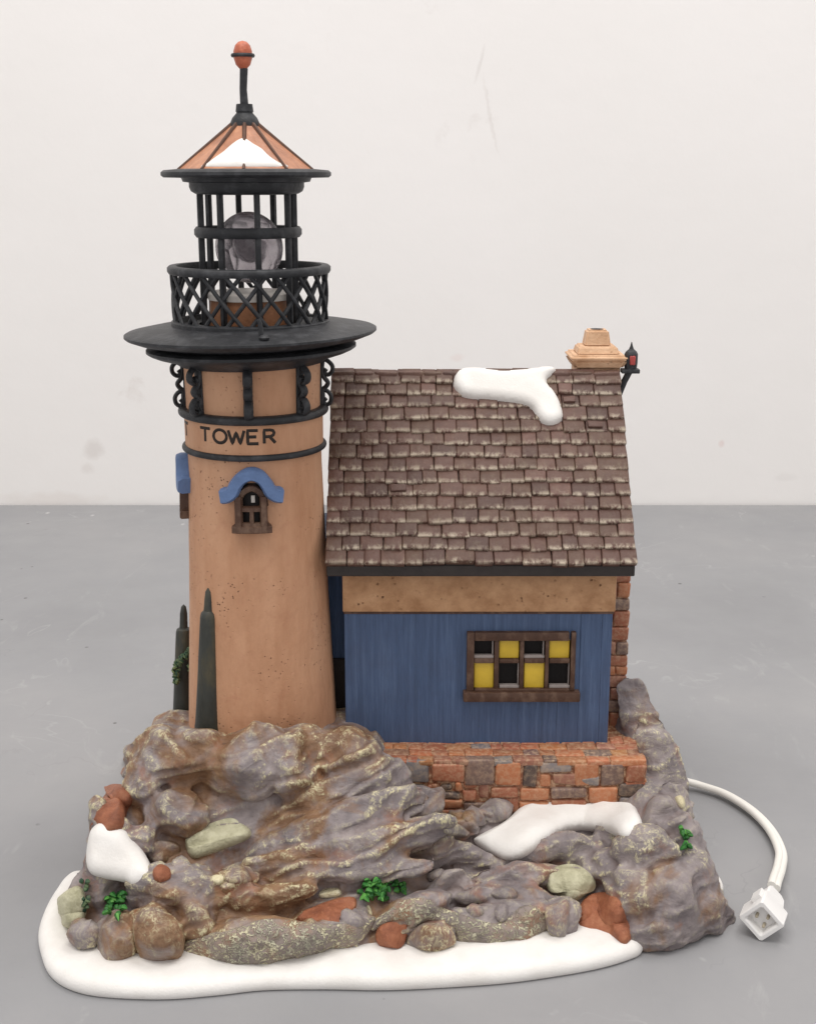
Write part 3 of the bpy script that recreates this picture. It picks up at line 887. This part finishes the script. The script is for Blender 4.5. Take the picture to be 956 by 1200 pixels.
# body sheet
bmr = bmesh.new()
nx, ny = 150, 120
xs = np.linspace(-11.7, 11.3, nx); ys = np.linspace(-9.0, 8.4, ny)
gv = [[bmr.verts.new((x, y, H(x, y))) for y in ys] for x in xs]
gb = [[None] * ny for _ in range(nx)]
for i in range(nx - 1):
    for j in range(ny - 1):
        bmr.faces.new((gv[i][j], gv[i + 1][j], gv[i + 1][j + 1], gv[i][j + 1]))
me0 = bpy.data.meshes.new('tmp'); bmr.to_mesh(me0); bmr.free()
RV = [tuple(v.co) for v in me0.vertices]; RF = [tuple(p.vertices) for p in me0.polygons]
n0 = len(RV)
RV += [(x, y, -1.2) for (x, y, z) in RV]
RF += [tuple(i + n0 for i in f[::-1]) for f in RF]
def idx(i, j): return i * ny + j
border = [idx(i, 0) for i in range(nx)] + [idx(nx - 1, j) for j in range(1, ny)] + [idx(i, ny - 1) for i in range(nx - 2, -1, -1)] + [idx(0, j) for j in range(ny - 2, 0, -1)]
for a, b in zip(border, border[1:] + border[:1]): RF.append((a, a + n0, b + n0, b))
bpy.data.meshes.remove(me0)

rb_ = random.Random(21)
def rock_blob(px, py, hw, hh, rot=0.0, dep=.95, sink=.12, cuts=9, p=None):
    P = p or slope_pt(px, py)
    k = depth(P) / F_PX
    a, b = hw * k, hh * k * 1.08
    c = dep * min(a, b) * 1.15
    cr, sr = math.cos(R(rot)), math.sin(R(rot))
    vdir = (P - CAM).normalized()
    ax = RT * cr + UP * sr; ay = UP * cr - RT * sr
    ctr = P + vdir * c * sink
    bm = bmesh.new(); bmesh.ops.create_icosphere(bm, subdivisions=4, radius=1)
    pl = []
    for _ in range(cuts):
        n = Vector((rb_.gauss(0, 1), rb_.gauss(0, 1), rb_.gauss(0, 1))).normalized(); pl.append((n, rb_.uniform(.68, .92)))
    sd = Vector((rb_.uniform(0, 99), rb_.uniform(0, 99), 0))
    for v in bm.verts:
        q = v.co.copy()
        for n, dd in pl:
            e = q.dot(n) - dd
            if e > 0: q -= n * e * .97
        q *= 1 + .10 * noise.noise(q * 1.7 + sd)
        v.co = ctr + ax * q.x * a + ay * q.y * b + vdir * q.z * c
    o_ = len(RV)
    bm.verts.index_update()
    RV.extend(tuple(v.co) for v in bm.verts); RF.extend(tuple(v.index + o_ for v in f.verts) for f in bm.faces); bm.free()

BL = [  # px, py, half-width, half-height, rotation
 (198, 893, 52, 44, -6), (238, 882, 42, 34, 0), (292, 893, 62, 48, 6), (340, 902, 42, 46, 10), (372, 884, 48, 30, -10), (412, 893, 46, 36, -38), (172, 918, 28, 34, 0), 
 (207, 957, 40, 32, 5), (168, 985, 26, 26, 0), (120, 985, 22, 50, 10), (140, 1000, 30, 40, 0),
 (385, 935, 95, 26, 27), (440, 915, 48, 34, -32), (480, 955, 40, 46, -38), (400, 968, 125, 24, 20), (410, 998, 130, 24, 15), (330, 1012, 80, 20, 14), (420, 1024, 100, 16, 8), (500, 995, 36, 34, -25),
 (230, 1040, 60, 26, -14), (200, 1050, 62, 34, -20), (290, 1048, 50, 22, -22), (285, 1022, 30, 16, 0), (118, 1030, 30, 44, 5), (95, 1055, 20, 36, 0),
 (98, 1096, 22, 20, 0), (138, 1098, 28, 30, 0), (183, 1094, 42, 38, 5), (228, 1078, 30, 26, -20), (330, 1050, 50, 16, 12),
 (300, 1105, 92, 30, 4), (392, 1093, 54, 22, 18), (480, 1074, 66, 26, 20), (570, 1085, 72, 24, -3), (610, 1075, 60, 24, 0), (505, 1092, 34, 24, 8), (655, 1078, 28, 32, 0),
 (545, 1003, 48, 20, -20), (590, 1032, 56, 20, 8), (540, 972, 26, 14, 0), (575, 954, 28, 14, 10), (620, 1000, 50, 20, 20), (680, 998, 60, 22, -8), (600, 1055, 50, 18, 0), (560, 1050, 30, 16, 0), (520, 1040, 36, 20, 25), (540, 960, 20, 14, -30),
 (760, 1012, 52, 44, 10), (712, 1022, 40, 28, 0), (745, 1052, 46, 40, 0), (790, 1062, 46, 48, 10), (768, 1094, 48, 28, 5), (828, 1064, 28, 36, 20), (800, 1000, 30, 56, 15), (790, 955, 26, 40, 10, .6, .5), (776, 905, 30, 70, 16, .3, .75), (745, 835, 24, 44, 15, .35, .6), (715, 982, 36, 20, -8), (640, 1030, 60, 16, 0), (775, 960, 30, 30, 0), (815, 1030, 28, 44, 20),
]
for b in BL: rock_blob(*b)
# rocks out of sight from the front
for k in range(46):
    y = rb_.uniform(-3, 7.5); x = rb_.choice([rb_.uniform(-10.8, -8.5), rb_.uniform(8.6, 10)]) if k < 22 else rb_.uniform(-10, 9)
    if k >= 22: y = rb_.uniform(4.5, 7.6)
    P = Vector((x, y, H(x, y) - .2))
    if (x < -7 and P.z > 3) or x > 8.5: continue
    rock_blob(0, 0, rb_.uniform(25, 48), rb_.uniform(20, 38), rb_.uniform(-30, 30), 1.0, .5, p=P)

rme = bpy.data.meshes.new('rock_base'); rme.from_pydata(RV, [], RF)
robj = bpy.data.objects.new('tmp_rock', rme); COL.objects.link(robj)
rm = robj.modifiers.new('r', 'REMESH'); rm.mode = 'VOXEL'; rm.voxel_size = .07; rm.adaptivity = 0
sm = robj.modifiers.new('s', 'SMOOTH'); sm.factor = .5; sm.iterations = 5
dg = bpy.context.evaluated_depsgraph_get()
ev = robj.evaluated_get(dg)
me = bpy.data.meshes.new_from_object(ev)
bpy.data.objects.remove(robj); bpy.data.meshes.remove(rme)
# displacement: layered, chiselled rock grain
co = np.empty(len(me.vertices) * 3, np.float32); me.vertices.foreach_get('co', co); co = co.reshape(-1, 3)
no = np.empty(len(me.vertices) * 3, np.float32); me.vertex_normals.foreach_get('vector', no); no = no.reshape(-1, 3)
disp = np.empty(len(co), np.float32)
for i in range(len(co)):
    p = Vector(co[i])
    w = p + noise.noise_vector(p * .5) * .5
    a = noise.noise(Vector((w.x * .8 - w.z * .5, w.y * .8, w.z * 1.5 + w.x * .4)) * .8)
    r_ = 1 - abs(noise.noise(w * .75 + Vector((9, 2, 4)))) * 2.4
    s_ = 1 - abs(noise.noise(Vector((w.x * .7 + w.z * .7, w.y * .8, w.z * 1.9 - w.x * .75)) * 1.05 + Vector((5, 5, 2)))) * 2.6
    g_ = 1 - abs(noise.noise(w * 2.1 + Vector((1, 8, 3)))) * 2
    u = (p.z * .95 - p.x * .30) * .85 + .4 * noise.noise(w * .45 + Vector((2, 2, 8))) + .1 * noise.noise(w * 1.4)
    fr_ = u - math.floor(u)
    saw = (fr_ if fr_ < .9 else (1 - fr_) * 9) - .45
    mk = .14 * sstep(-5.5, -3.5, p.x) * (1 - sstep(1.5, 3.5, p.x)) + .07
    disp[i] = mk * saw + .09 * a + .06 * max(r_, -.2) + .06 * max(s_, -.1) + .018 * g_ + .006 * noise.noise(p * 6)
co2 = co + no * (disp[:, None] - .10)
me.vertices.foreach_set('co', co2.ravel())
me.update()
# drop everything below the table
bm = bmesh.new(); bm.from_mesh(me)
bmesh.ops.delete(bm, geom=[v for v in bm.verts if v.co.z < -.12], context='VERTS')
for v in bm.verts:
    if v.co.z < .01: v.co.z = .01
bm.to_mesh(me)
ROCKBVH = BVHTree.FromBMesh(bm); bm.free()
me.polygons.foreach_set('use_smooth', [True] * len(me.polygons))
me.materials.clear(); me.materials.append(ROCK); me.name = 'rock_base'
rock = bpy.data.objects.new('rock_base', me); COL.objects.link(rock); rock.parent = FIG
rock['label'] = 'brown and purple grey sculpted rock base'

# ------------------------------------------------------------------ things laid on a surface (snow, painted stones)
def inside(p, poly):
    c = False; n = len(poly)
    for i in range(n):
        a, b = poly[i], poly[i - 1]
        if (a.y > p[1]) != (b.y > p[1]) and p[0] < (b.x - a.x) * (p[1] - a.y) / (b.y - a.y) + a.x: c = not c
    return c
def drape(name, outline, hit, thick, edge, mat, parent, step=2.2, bumpy=0.0, bscale=1.5, smooth_it=25, label=None, sink=.1, sharp=80, facets=0, seed=1, lift=0.0):
    """a lump with real thickness that follows the surface below it; outline given where the photo shows it"""
    B = spline([(x, y, 0) for x, y in outline], 6, True)
    # even resampling
    L = [0.0]
    for i in range(len(B)): L.append(L[-1] + (B[(i + 1) % len(B)] - B[i]).length)
    nb = max(16, int(L[-1] / step))
    poly = []
    j = 0
    for k in range(nb):
        s_ = L[-1] * k / nb
        while L[j + 1] < s_: j += 1
        u = (s_ - L[j]) / max(1e-6, L[j + 1] - L[j]); poly.append(B[j].lerp(B[(j + 1) % len(B)], u))
    x0 = min(p.x for p in poly); x1 = max(p.x for p in poly); y0 = min(p.y for p in poly); y1 = max(p.y for p in poly)
    PA = np.array([(p.x, p.y) for p in poly])
    PB = np.roll(PA, -1, 0); D = PB - PA; DL = (D ** 2).sum(1)
    def dist(x, y):
        q = np.array((x, y)); t_ = np.clip(((q - PA) * D).sum(1) / DL, 0, 1)
        return float(np.sqrt((((PA + D * t_[:, None]) - q) ** 2).sum(1)).min())
    pts = [Vector((p.x, p.y)) for p in poly]
    row = 0; y = y0
    while y < y1:
        x = x0 + (row % 2) * step / 2
        while x < x1:
            if inside((x, y), poly) and dist(x, y) > step * .6: pts.append(Vector((x, y)))
            x += step
        y += step * .87; row += 1
    vo, eo, fo, *_ = delaunay_2d_cdt(pts, [(i, (i + 1) % nb) for i in range(nb)], [], 1, 1e-5)
    tt = []; nn = []
    for v in vo:
        r_ = hit(v.x, v.y)
        tt.append(r_[0]); nn.append(r_[1])
    nbr = [set() for _ in vo]
    for f in fo:
        for a, b in zip(f, f[1:] + f[:1]): nbr[a].add(b); nbr[b].add(a)
    tt = np.array(tt)
    for _ in range(smooth_it):
        new = tt.copy()
        for i, s_ in enumerate(nbr):
            if s_: new[i] = .5 * tt[i] + .5 * sum(tt[k] for k in s_) / len(s_)
        tt = new
    base = [CAM + ray(v.x, v.y).normalized() * float(d_) for v, d_ in zip(vo, tt)]
    nsum = [Vector((0, 0, 0)) for _ in vo]
    for f in fo:
        n = (base[f[1]] - base[f[0]]).cross(base[f[2]] - base[f[0]])
        if n.dot(CAM - base[f[0]]) < 0: n = -n
        for i in f: nsum[i] += n
    for _ in range(8):
        nsum = [(nsum[i] + sum((nsum[k] for k in nbr[i]), Vector((0, 0, 0))) / max(1, len(nbr[i]))) for i in range(len(vo))]
    nrm = [n.normalized() if n.length > 0 else -ray(v.x, v.y).normalized() for n, v in zip(nsum, vo)]
    top = []; rs2 = random.Random(seed); sd = Vector((rs2.uniform(0, 50), rs2.uniform(0, 50), 0))
    cen = sum(base, Vector((0, 0, 0))) / len(base)
    fc = []
    for _ in range(facets):
        n = Vector((rs2.gauss(0, .8), rs2.gauss(0, .8), 0)); fc.append((n, rs2.uniform(.45, .8)))
    span = max((b - cen).length for b in base) or 1
    for i, v in enumerate(vo):
        d_ = dist(v.x, v.y)
        e = min(1, d_ / edge)
        hgt = thick * math.sqrt(max(0, 1 - (1 - e) ** 2))
        if facets:
            u = (v.x - (x0 + x1) / 2) / max(1, (x1 - x0) / 2); w = (v.y - (y0 + y1) / 2) / max(1, (y1 - y0) / 2)
            for n, dd in fc: hgt = min(hgt, thick * max(.1, (dd + .45 - (n.x * u + n.y * w) * .7)))
        if bumpy: hgt += bumpy * e * noise.noise(base[i] * bscale + sd) + bumpy * .5 * e * noise.noise(base[i] * bscale * 2.7 + sd)
        top.append(base[i] + nrm[i] * (hgt - .02 + lift))
    bot = [base[i] - nrm[i] * sink for i in range(len(vo))]
    n = len(vo)
    F = [tuple(f) for f in fo] + [tuple(i + n for i in f[::-1]) for f in fo]
    cnt = {}
    for f in fo:
        for a, b in zip(f, f[1:] + f[:1]): cnt[(a, b)] = 1
    for (a, b) in cnt:
        if (b, a) not in cnt: F.append((a, a + n, b + n, b))
    m = M(); m.add(top + bot, F)
    return m.build(name, mat, parent, sharp=sharp, label=label)
def hit_rock(px, py):
    d = ray(px, py).normalized()
    l, n, i, t_ = ROCKBVH.ray_cast(CAM, d)
    if l is None:
        p = slope_pt(px, py); return ((p - CAM).length, Vector((0, -.5, .8)))
    return (t_, n)
RN = Vector((0, -math.sin(ang), math.cos(ang)))
RP = Vector((0, YE, ZE)) + RN * .13
def hit_roof(px, py):
    d = ray(px, py).normalized()
    t_ = (RP - CAM).dot(RN) / d.dot(RN)
    return (t_, RN)
def hit_cone(px, py):
    d = ray(px, py).normalized()
    l, n, i, t_ = roof_bvh_l.ray_cast(CAM, d)
    if l is None: return ((at(px, py, -1) - CAM).length, Vector((0, -.7, .7)))
    return (t_, n)
def zs4(l): return [(370 + x / 2.39, 370 + y / 2.39) for x, y in l]
def zs6(l): return [(40 + x / 2.9875, 820 + y / 2.9889) for x, y in l]
def zs1(l): return [(140 + x / 2.9875, 30 + y / 2.9868) for x, y in l]
def zs7(l): return [(320 + x / 2.9875, 850 + y / 2.9875) for x, y in l]
def zs8(l): return [(600 + x / 2.8118, 780 + y / 2.8111) for x, y in l]

drape('snow_patch', zs4([(384, 192), (390, 165), (412, 150), (450, 147), (520, 156), (590, 151), (640, 145), (668, 148), (670, 160), (648, 184), (655, 200), (675, 225), (690, 265), (691, 290), (676, 305), (655, 310), (634, 304), (616, 285), (602, 264), (570, 251), (500, 241), (440, 236), (410, 228), (392, 212)]),
      hit_roof, .34, 11, SNOW, roof, smooth_it=0, label='white snow patch over the roof ridge')
drape('snow_patch', zs1([(284, 502), (320, 470), (362, 440), (400, 408), (435, 392), (470, 412), (500, 430), (522, 452), (550, 472), (602, 502), (560, 508), (450, 509), (340, 508)]),
      hit_cone, .09, 8, SNOW, lroof, step=1.6, smooth_it=3, sink=.04, label='white snow on the front of the lantern roof')
drape('snow_patch', zs6([(194, 470), (212, 442), (240, 428), (290, 440), (322, 456), (346, 490), (386, 535), (414, 590), (423, 620), (408, 642), (352, 657), (320, 640), (220, 620), (188, 590), (183, 540)]),
      hit_rock, .45, 18, SNOW, rock, smooth_it=220, label='white snow patch on the left boulders', sink=.3)
drape('snow_patch', [(555, 986), (565, 978), (590, 965), (610, 947), (625, 938), (660, 940), (735, 944), (750, 960), (753, 972), (747, 982), (737, 988), (720, 979), (690, 974), (662, 977), (637, 990), (616, 1004), (596, 1009), (572, 1000)],
      hit_rock, .34, 13, SNOW, rock, smooth_it=90, label='white snow patch below the stone terrace', sink=.4, lift=.2)
# painted stones
def stone(name, pts, mat, th, edge, label, seed, bumpy=.05, fac=5, smooth_it=30):
    return drape(name, pts, hit_rock, th, edge, mat, rock, step=1.9, bumpy=bumpy, bscale=1.6, smooth_it=smooth_it, label=label, sink=.25, sharp=60, facets=fac, seed=seed)
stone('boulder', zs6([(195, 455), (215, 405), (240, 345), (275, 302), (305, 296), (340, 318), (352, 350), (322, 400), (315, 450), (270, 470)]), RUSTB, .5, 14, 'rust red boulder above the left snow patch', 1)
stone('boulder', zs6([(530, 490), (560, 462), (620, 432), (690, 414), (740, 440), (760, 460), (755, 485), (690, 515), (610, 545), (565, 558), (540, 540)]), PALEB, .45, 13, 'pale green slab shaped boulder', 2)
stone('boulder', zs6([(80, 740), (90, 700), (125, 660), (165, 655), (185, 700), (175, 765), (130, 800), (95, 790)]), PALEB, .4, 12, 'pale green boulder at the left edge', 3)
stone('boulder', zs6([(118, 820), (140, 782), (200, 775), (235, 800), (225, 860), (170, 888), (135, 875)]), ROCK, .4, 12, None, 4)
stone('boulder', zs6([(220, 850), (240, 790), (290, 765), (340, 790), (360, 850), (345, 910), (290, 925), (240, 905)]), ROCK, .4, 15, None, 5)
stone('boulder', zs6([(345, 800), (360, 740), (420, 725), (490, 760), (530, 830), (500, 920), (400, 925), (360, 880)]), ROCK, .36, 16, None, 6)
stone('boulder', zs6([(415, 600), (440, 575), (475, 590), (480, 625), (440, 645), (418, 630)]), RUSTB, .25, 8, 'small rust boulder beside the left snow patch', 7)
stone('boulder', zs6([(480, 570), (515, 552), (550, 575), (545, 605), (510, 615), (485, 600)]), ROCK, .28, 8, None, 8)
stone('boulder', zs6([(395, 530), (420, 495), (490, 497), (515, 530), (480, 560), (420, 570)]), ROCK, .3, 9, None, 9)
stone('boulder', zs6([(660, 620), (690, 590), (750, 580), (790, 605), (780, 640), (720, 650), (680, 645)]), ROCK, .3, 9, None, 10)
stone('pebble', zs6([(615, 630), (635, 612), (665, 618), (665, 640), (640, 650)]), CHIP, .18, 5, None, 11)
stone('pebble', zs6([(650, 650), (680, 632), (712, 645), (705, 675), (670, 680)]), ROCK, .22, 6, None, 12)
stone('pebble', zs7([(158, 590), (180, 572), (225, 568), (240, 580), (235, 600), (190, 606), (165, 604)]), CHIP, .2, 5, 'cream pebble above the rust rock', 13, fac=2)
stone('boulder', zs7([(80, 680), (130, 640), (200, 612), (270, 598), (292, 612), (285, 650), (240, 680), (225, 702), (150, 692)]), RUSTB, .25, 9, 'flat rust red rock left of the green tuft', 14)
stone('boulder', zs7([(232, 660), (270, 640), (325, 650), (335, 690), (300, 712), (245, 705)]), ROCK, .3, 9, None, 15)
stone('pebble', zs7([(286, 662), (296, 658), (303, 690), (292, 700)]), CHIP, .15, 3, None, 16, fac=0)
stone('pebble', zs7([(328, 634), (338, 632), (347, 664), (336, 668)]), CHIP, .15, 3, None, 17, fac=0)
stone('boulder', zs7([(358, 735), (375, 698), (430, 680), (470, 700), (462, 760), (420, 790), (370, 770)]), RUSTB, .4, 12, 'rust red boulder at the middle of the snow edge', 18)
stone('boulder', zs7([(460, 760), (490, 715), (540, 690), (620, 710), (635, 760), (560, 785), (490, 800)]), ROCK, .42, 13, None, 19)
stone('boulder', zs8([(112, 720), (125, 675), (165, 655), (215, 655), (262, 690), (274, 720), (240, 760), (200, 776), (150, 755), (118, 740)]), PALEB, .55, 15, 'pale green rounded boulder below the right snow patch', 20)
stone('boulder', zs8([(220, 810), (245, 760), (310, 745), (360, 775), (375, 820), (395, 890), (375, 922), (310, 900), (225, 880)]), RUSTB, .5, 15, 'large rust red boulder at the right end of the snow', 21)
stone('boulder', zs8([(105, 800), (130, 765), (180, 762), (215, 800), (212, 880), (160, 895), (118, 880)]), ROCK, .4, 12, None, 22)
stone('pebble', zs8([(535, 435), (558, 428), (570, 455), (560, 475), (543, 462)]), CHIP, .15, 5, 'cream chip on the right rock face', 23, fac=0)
for i, l in enumerate((zs7([(668, 650), (690, 628), (730, 632), (738, 660), (700, 675)]), zs7([(768, 660), (790, 625), (830, 632), (832, 668), (795, 695)]), zs7([(742, 580), (790, 560), (850, 575), (850, 610), (790, 612)]), zs7([(536, 525), (575, 505), (602, 510), (580, 545), (548, 545)]))):
    stone('boulder', l, ROCK, .26, 11, None, 70 + i)
for i, l in enumerate(([(655, 320), (690, 285), (735, 300), (745, 345), (700, 355), (665, 345)], [(720, 290), (760, 258), (810, 250), (840, 285), (820, 330), (760, 340), (735, 320)], [(590, 360), (630, 340), (690, 375), (650, 400), (605, 385)], [(820, 262), (860, 250), (890, 270), (860, 320), (838, 300)])):
    stone('boulder', zs7(l), ROCK, .28, 10, None, 30 + i)
# scribbly crusted mounds along the snow edge
for i, l in enumerate((
    zs6([(525, 880), (535, 840), (600, 822), (700, 800), (800, 768), (900, 770), (990, 782), (1090, 780), (1190, 760), (1180, 800), (1140, 850), (1050, 900), (930, 932), (800, 945), (690, 930), (570, 915)]),
    zs7([(350, 720), (345, 690), (400, 650), (460, 612), (540, 605), (600, 640), (690, 670), (790, 690), (880, 630), (950, 660), (955, 755), (860, 772), (740, 772), (650, 765), (630, 715), (550, 682), (480, 715), (465, 690), (420, 685)]),
    zs8([(0, 820), (40, 790), (90, 800), (112, 850), (110, 895), (50, 910), (0, 900)]))):
    drape('crusted_mound', l, hit_rock, .15, 16, CRUST, rock, step=2.0, bumpy=.07, bscale=4, smooth_it=25, sink=.25, seed=50 + i, label='rough mound with scribbled cream lines')

# leafy tufts
def tuft(pts, mat, n, seed, size=.34, label=None):
    r_ = random.Random(seed); m = M()
    P = spline([(x, y, 0) for x, y in pts], 4, True)
    poly = [Vector((p.x, p.y)) for p in P]
    x0 = min(p.x for p in poly); x1 = max(p.x for p in poly); y0 = min(p.y for p in poly); y1 = max(p.y for p in poly)
    k = 0
    while k < n:
        x, y = r_.uniform(x0, x1), r_.uniform(y0, y1)
        if not inside((x, y), poly): continue
        k += 1
        t_, nn = hit_rock(x, y); d = ray(x, y).normalized(); b = CAM + d * (t_ - .05)
        side = Vector((r_.uniform(-1, 1), -.5, r_.uniform(-.1, .9))).normalized()
        L = size * r_.uniform(.6, 1.2)
        out = (side * .7 - d * .6).normalized()
        mid = b + out * L * .6 + Vector((0, 0, L * .25)); tip = b + (side * .9 - d * .35) * L * .95 - Vector((0, 0, L * .1))
        m.tube([b, b.lerp(mid, .5) + Vector((0, 0, .02)), mid, mid.lerp(tip, .6), tip], [.04, .075, .09, .06, .01], 6)
    return m.build('leafy_tuft', mat, rock, label=label)
tuft(zs7([(292, 590), (320, 552), (380, 545), (430, 548), (472, 560), (468, 590), (400, 612), (360, 622), (320, 612)]), GREEN, 46, 1, label='bright green leafy tuft in the middle of the rocks')
tuft(zs6([(250, 720), (262, 690), (300, 675), (325, 672), (318, 720), (295, 758), (258, 756)]), GREEN, 26, 2, .3, label='bright green leafy tuft below the left snow patch')
tuft(zs6([(170, 640), (185, 625), (192, 700), (190, 770), (178, 765), (170, 700)]), DKGREEN, 12, 3, .22, label='dark green leafy tuft at the left edge')
tuft(zs8([(553, 545), (572, 538), (580, 570), (572, 605), (560, 590)]), GREEN, 16, 4, .26, label='bright green leafy tuft on the right rock face')

# ------------------------------------------------------------------ snow slab round the base
px_out = [(50, 1128), (46, 1105), (52, 1080), (66, 1054), (86, 1033)]
pf = [(58, 1146), (76, 1160), (105, 1169), (150, 1173), (200, 1173.5), (255, 1169), (310, 1163), (380, 1162), (450, 1163), (520, 1160), (590, 1155), (650, 1147), (700, 1138), (735, 1128), (752, 1119)]
O = [atz(x, y, 0.0) for x, y in px_out[::-1] + pf]
O = [Vector((p.x, p.y, 0)) for p in O]
O += [Vector((7.6, -6.2, 0)), Vector((9.0, -5.2, 0)), Vector((10.2, -4.3, 0)), Vector((10.7, -3.7, 0)), Vector((10.75, -2.9, 0)), Vector((10.3, -1.6, 0)), Vector((10.0, 2, 0)), Vector((9.8, 5, 0)), Vector((8.6, 8.1, 0)), Vector((3, 8.9, 0)), Vector((-4, 8.8, 0)), Vector((-8.6, 7.2, 0)), Vector((-9.6, 4, 0)), Vector((-9.8, 0, 0)), Vector((-10.3, -2.4, 0))]
O = spline(O, 8, True)
m = M(); N = len(O)
nrm = []
for i in range(N):
    t_ = O[(i + 1) % N] - O[i - 1]; nrm.append(Vector((-t_.y, t_.x, 0)).normalized())
for _ in range(3): nrm = [(nrm[i - 1] + nrm[i] + nrm[(i + 1) % N]).normalized() for i in range(N)]
ctr = sum(O, Vector()) / N
if nrm[0].dot(ctr - O[0]) < 0: nrm = [-n for n in nrm]
o_ = []; f_ = []
PRF = [(.1, 0.0), (.03, .06), (0, .16), (.0, .27), (.05, .38), (.14, .47), (.28, .54), (.48, .58), (.8, .6), (1.2, .61)]
for ins, z in PRF:
    for i in range(N):
        zz_ = z * (1 + .12 * noise.noise(O[i] * .35)) + (.02 * noise.noise(O[i] * .9 + Vector((0, 0, ins))) if z > .3 else 0)
        o_.append(O[i] + nrm[i] * ins + Vector((0, 0, zz_)))
for k in range(len(PRF) - 1):
    for i in range(N):
        j = (i + 1) % N; f_.append((k * N + i, k * N + j, (k + 1) * N + j, (k + 1) * N + i))
f_.append(tuple((len(PRF) - 1) * N + i for i in range(N)))
m.add(o_, f_)
m.build('snow_slab', SNOW, FIG, sharp=60, label='smooth white snow slab under the rocks')

# ------------------------------------------------------------------ power cord
cpts = [Vector((8.6, 5.2, .5)), atz(800, 917, .3), atz(822, 923, .2), atz(850, 933, .18), atz(880, 952, .18), atz(902, 975, .18), atz(914, 1000, .2), atz(913, 1018, .35), atz(908, 1034, .62), atz(906, 1042, .68)]
e = cpts[4]
CORD = empty('power_cord', (e.x, e.y, 0), 'white power cord with square plug curving out from behind the rock base', 'power cord')
cp = spline(cpts, 8)
m = M()
for sg in (-1, 1):
    pts = []
    for i, p in enumerate(cp):
        t_ = (cp[min(i + 1, len(cp) - 1)] - cp[max(i - 1, 0)]).normalized()
        sd = t_.cross(Vector((0, 0, 1))).normalized()
        tilt = (sd * .85 + Vector((0, 0, .45))).normalized()
        pts.append(p + tilt * sg * .085 + Vector((0, 0, .08)))
    m.tube(pts, .145, 14)
m.build('cable', CORDM, CORD)
fc = atz(891.5, 1080, .72)
bk = atz(906, 1042, .66)
axd = (bk - fc); axd.z = .0; axd = axd.normalized()
LEN = 1.75
zax = Vector((0, 0, 1)); sx = axd.cross(zax).normalized()
rot45 = Matrix.Rotation(R(43), 3, axd)
e1 = rot45 @ sx; e2 = rot45 @ zax
def PQ(u, v, w): return fc + e1 * u + e2 * v + axd * w
m = M()
hs = .52; hb_ = .47
ring_ = []
def sq(h_, w, bev=.06):
    return [PQ(a, b, w) for a, b in ((h_ - bev, -h_), (h_, -h_ + bev), (h_, h_ - bev), (h_ - bev, h_), (-h_ + bev, h_), (-h_, h_ - bev), (-h_, -h_ + bev), (-h_ + bev, -h_))]
rings = [sq(hs - .19, .3, .06), sq(hs - .17, .06, .06), sq(hs - .12, 0, .06), sq(hs - .02, 0, .06), sq(hs, .03), sq(hs, .75), sq(hs - .04, .85), sq(.4, .95), sq(.36, 1.45), sq(.27, LEN)]
vv = [p for r_ in rings for p in r_]; ff = []
for k in range(len(rings) - 1):
    for i in range(8):
        j = (i + 1) % 8; ff.append((k * 8 + i, k * 8 + j, (k + 1) * 8 + j, (k + 1) * 8 + i))
ff.append(tuple(range(8))); ff.append(tuple((len(rings) - 1) * 8 + i for i in range(8)))
m.add(vv, ff)
lug = [PQ(-hs - .12, hs * .1, .35), PQ(-hs - .12, hs * .8, .35), PQ(-hs + .02, hs * .8, .35), PQ(-hs + .02, hs * .1, .35)]
lug2 = [p + axd * .45 for p in lug]
m.add(lug + lug2, [(0, 1, 2, 3), (7, 6, 5, 4), (0, 4, 5, 1), (1, 5, 6, 2), (2, 6, 7, 3), (3, 7, 4, 0)])
plug = m.build('plug', PLUGM, CORD, sharp=30)
for u, v in ((-.18, -.06), (.06, .2), (.2, -.12)):
    m = M(); m.tube([PQ(u, v, .32), PQ(u, v, .1), PQ(u, v, .06)], [.055, .055, .03], 10); m.build('pin', METAL, plug)

# ------------------------------------------------------------------ to metres
for me_ in list(bpy.data.meshes):
    if me_.users: me_.transform(Matrix.Scale(.01, 4))
for ob in COL.objects: ob.location = ob.location * .01

# ------------------------------------------------------------------ camera, light
cam = bpy.data.cameras.new('camera'); co_ = bpy.data.objects.new('camera', cam); COL.objects.link(co_)
co_.location = CAM * .01
co_.rotation_euler = (math.pi / 2 - PITCH, 0, 0)
cam.sensor_fit = 'VERTICAL'; cam.sensor_height = 24; cam.sensor_width = 24
cam.lens = F_PX / 1200 * 24
cam.clip_start = .01; cam.clip_end = 50
SC.camera = co_

w = bpy.data.worlds.new('World'); SC.world = w; w.use_nodes = True
bg = w.node_tree.nodes['Background']; bg.inputs[0].default_value = (1.0, .978, .97, 1); bg.inputs[1].default_value = .76
def lamp(name, loc, target, sx_, sy_, power, col):
    l = bpy.data.lights.new(name, 'AREA'); l.shape = 'RECTANGLE'; l.size = sx_; l.size_y = sy_; l.energy = power; l.color = col
    o = bpy.data.objects.new(name, l); COL.objects.link(o); o.location = loc
    o.rotation_euler = (Vector(target) - Vector(loc)).to_track_quat('-Z', 'Y').to_euler()
lamp('ceiling_lamp', (-.25, -.55, 1.9), (0, .1, 0), 1.3, .5, 17, (1, .97, .93))
lamp('ceiling_lamp', (.5, .25, 1.9), (.1, .2, 0), 1.0, .4, 10, (1, .97, .94))

SC.view_settings.view_transform = 'Standard'; SC.view_settings.look = 'None'
SC.view_settings.exposure = .1; SC.view_settings.gamma = 1
SC.cycles.use_denoising = True
SC.cycles.max_bounces = 10; SC.cycles.transmission_bounces = 10
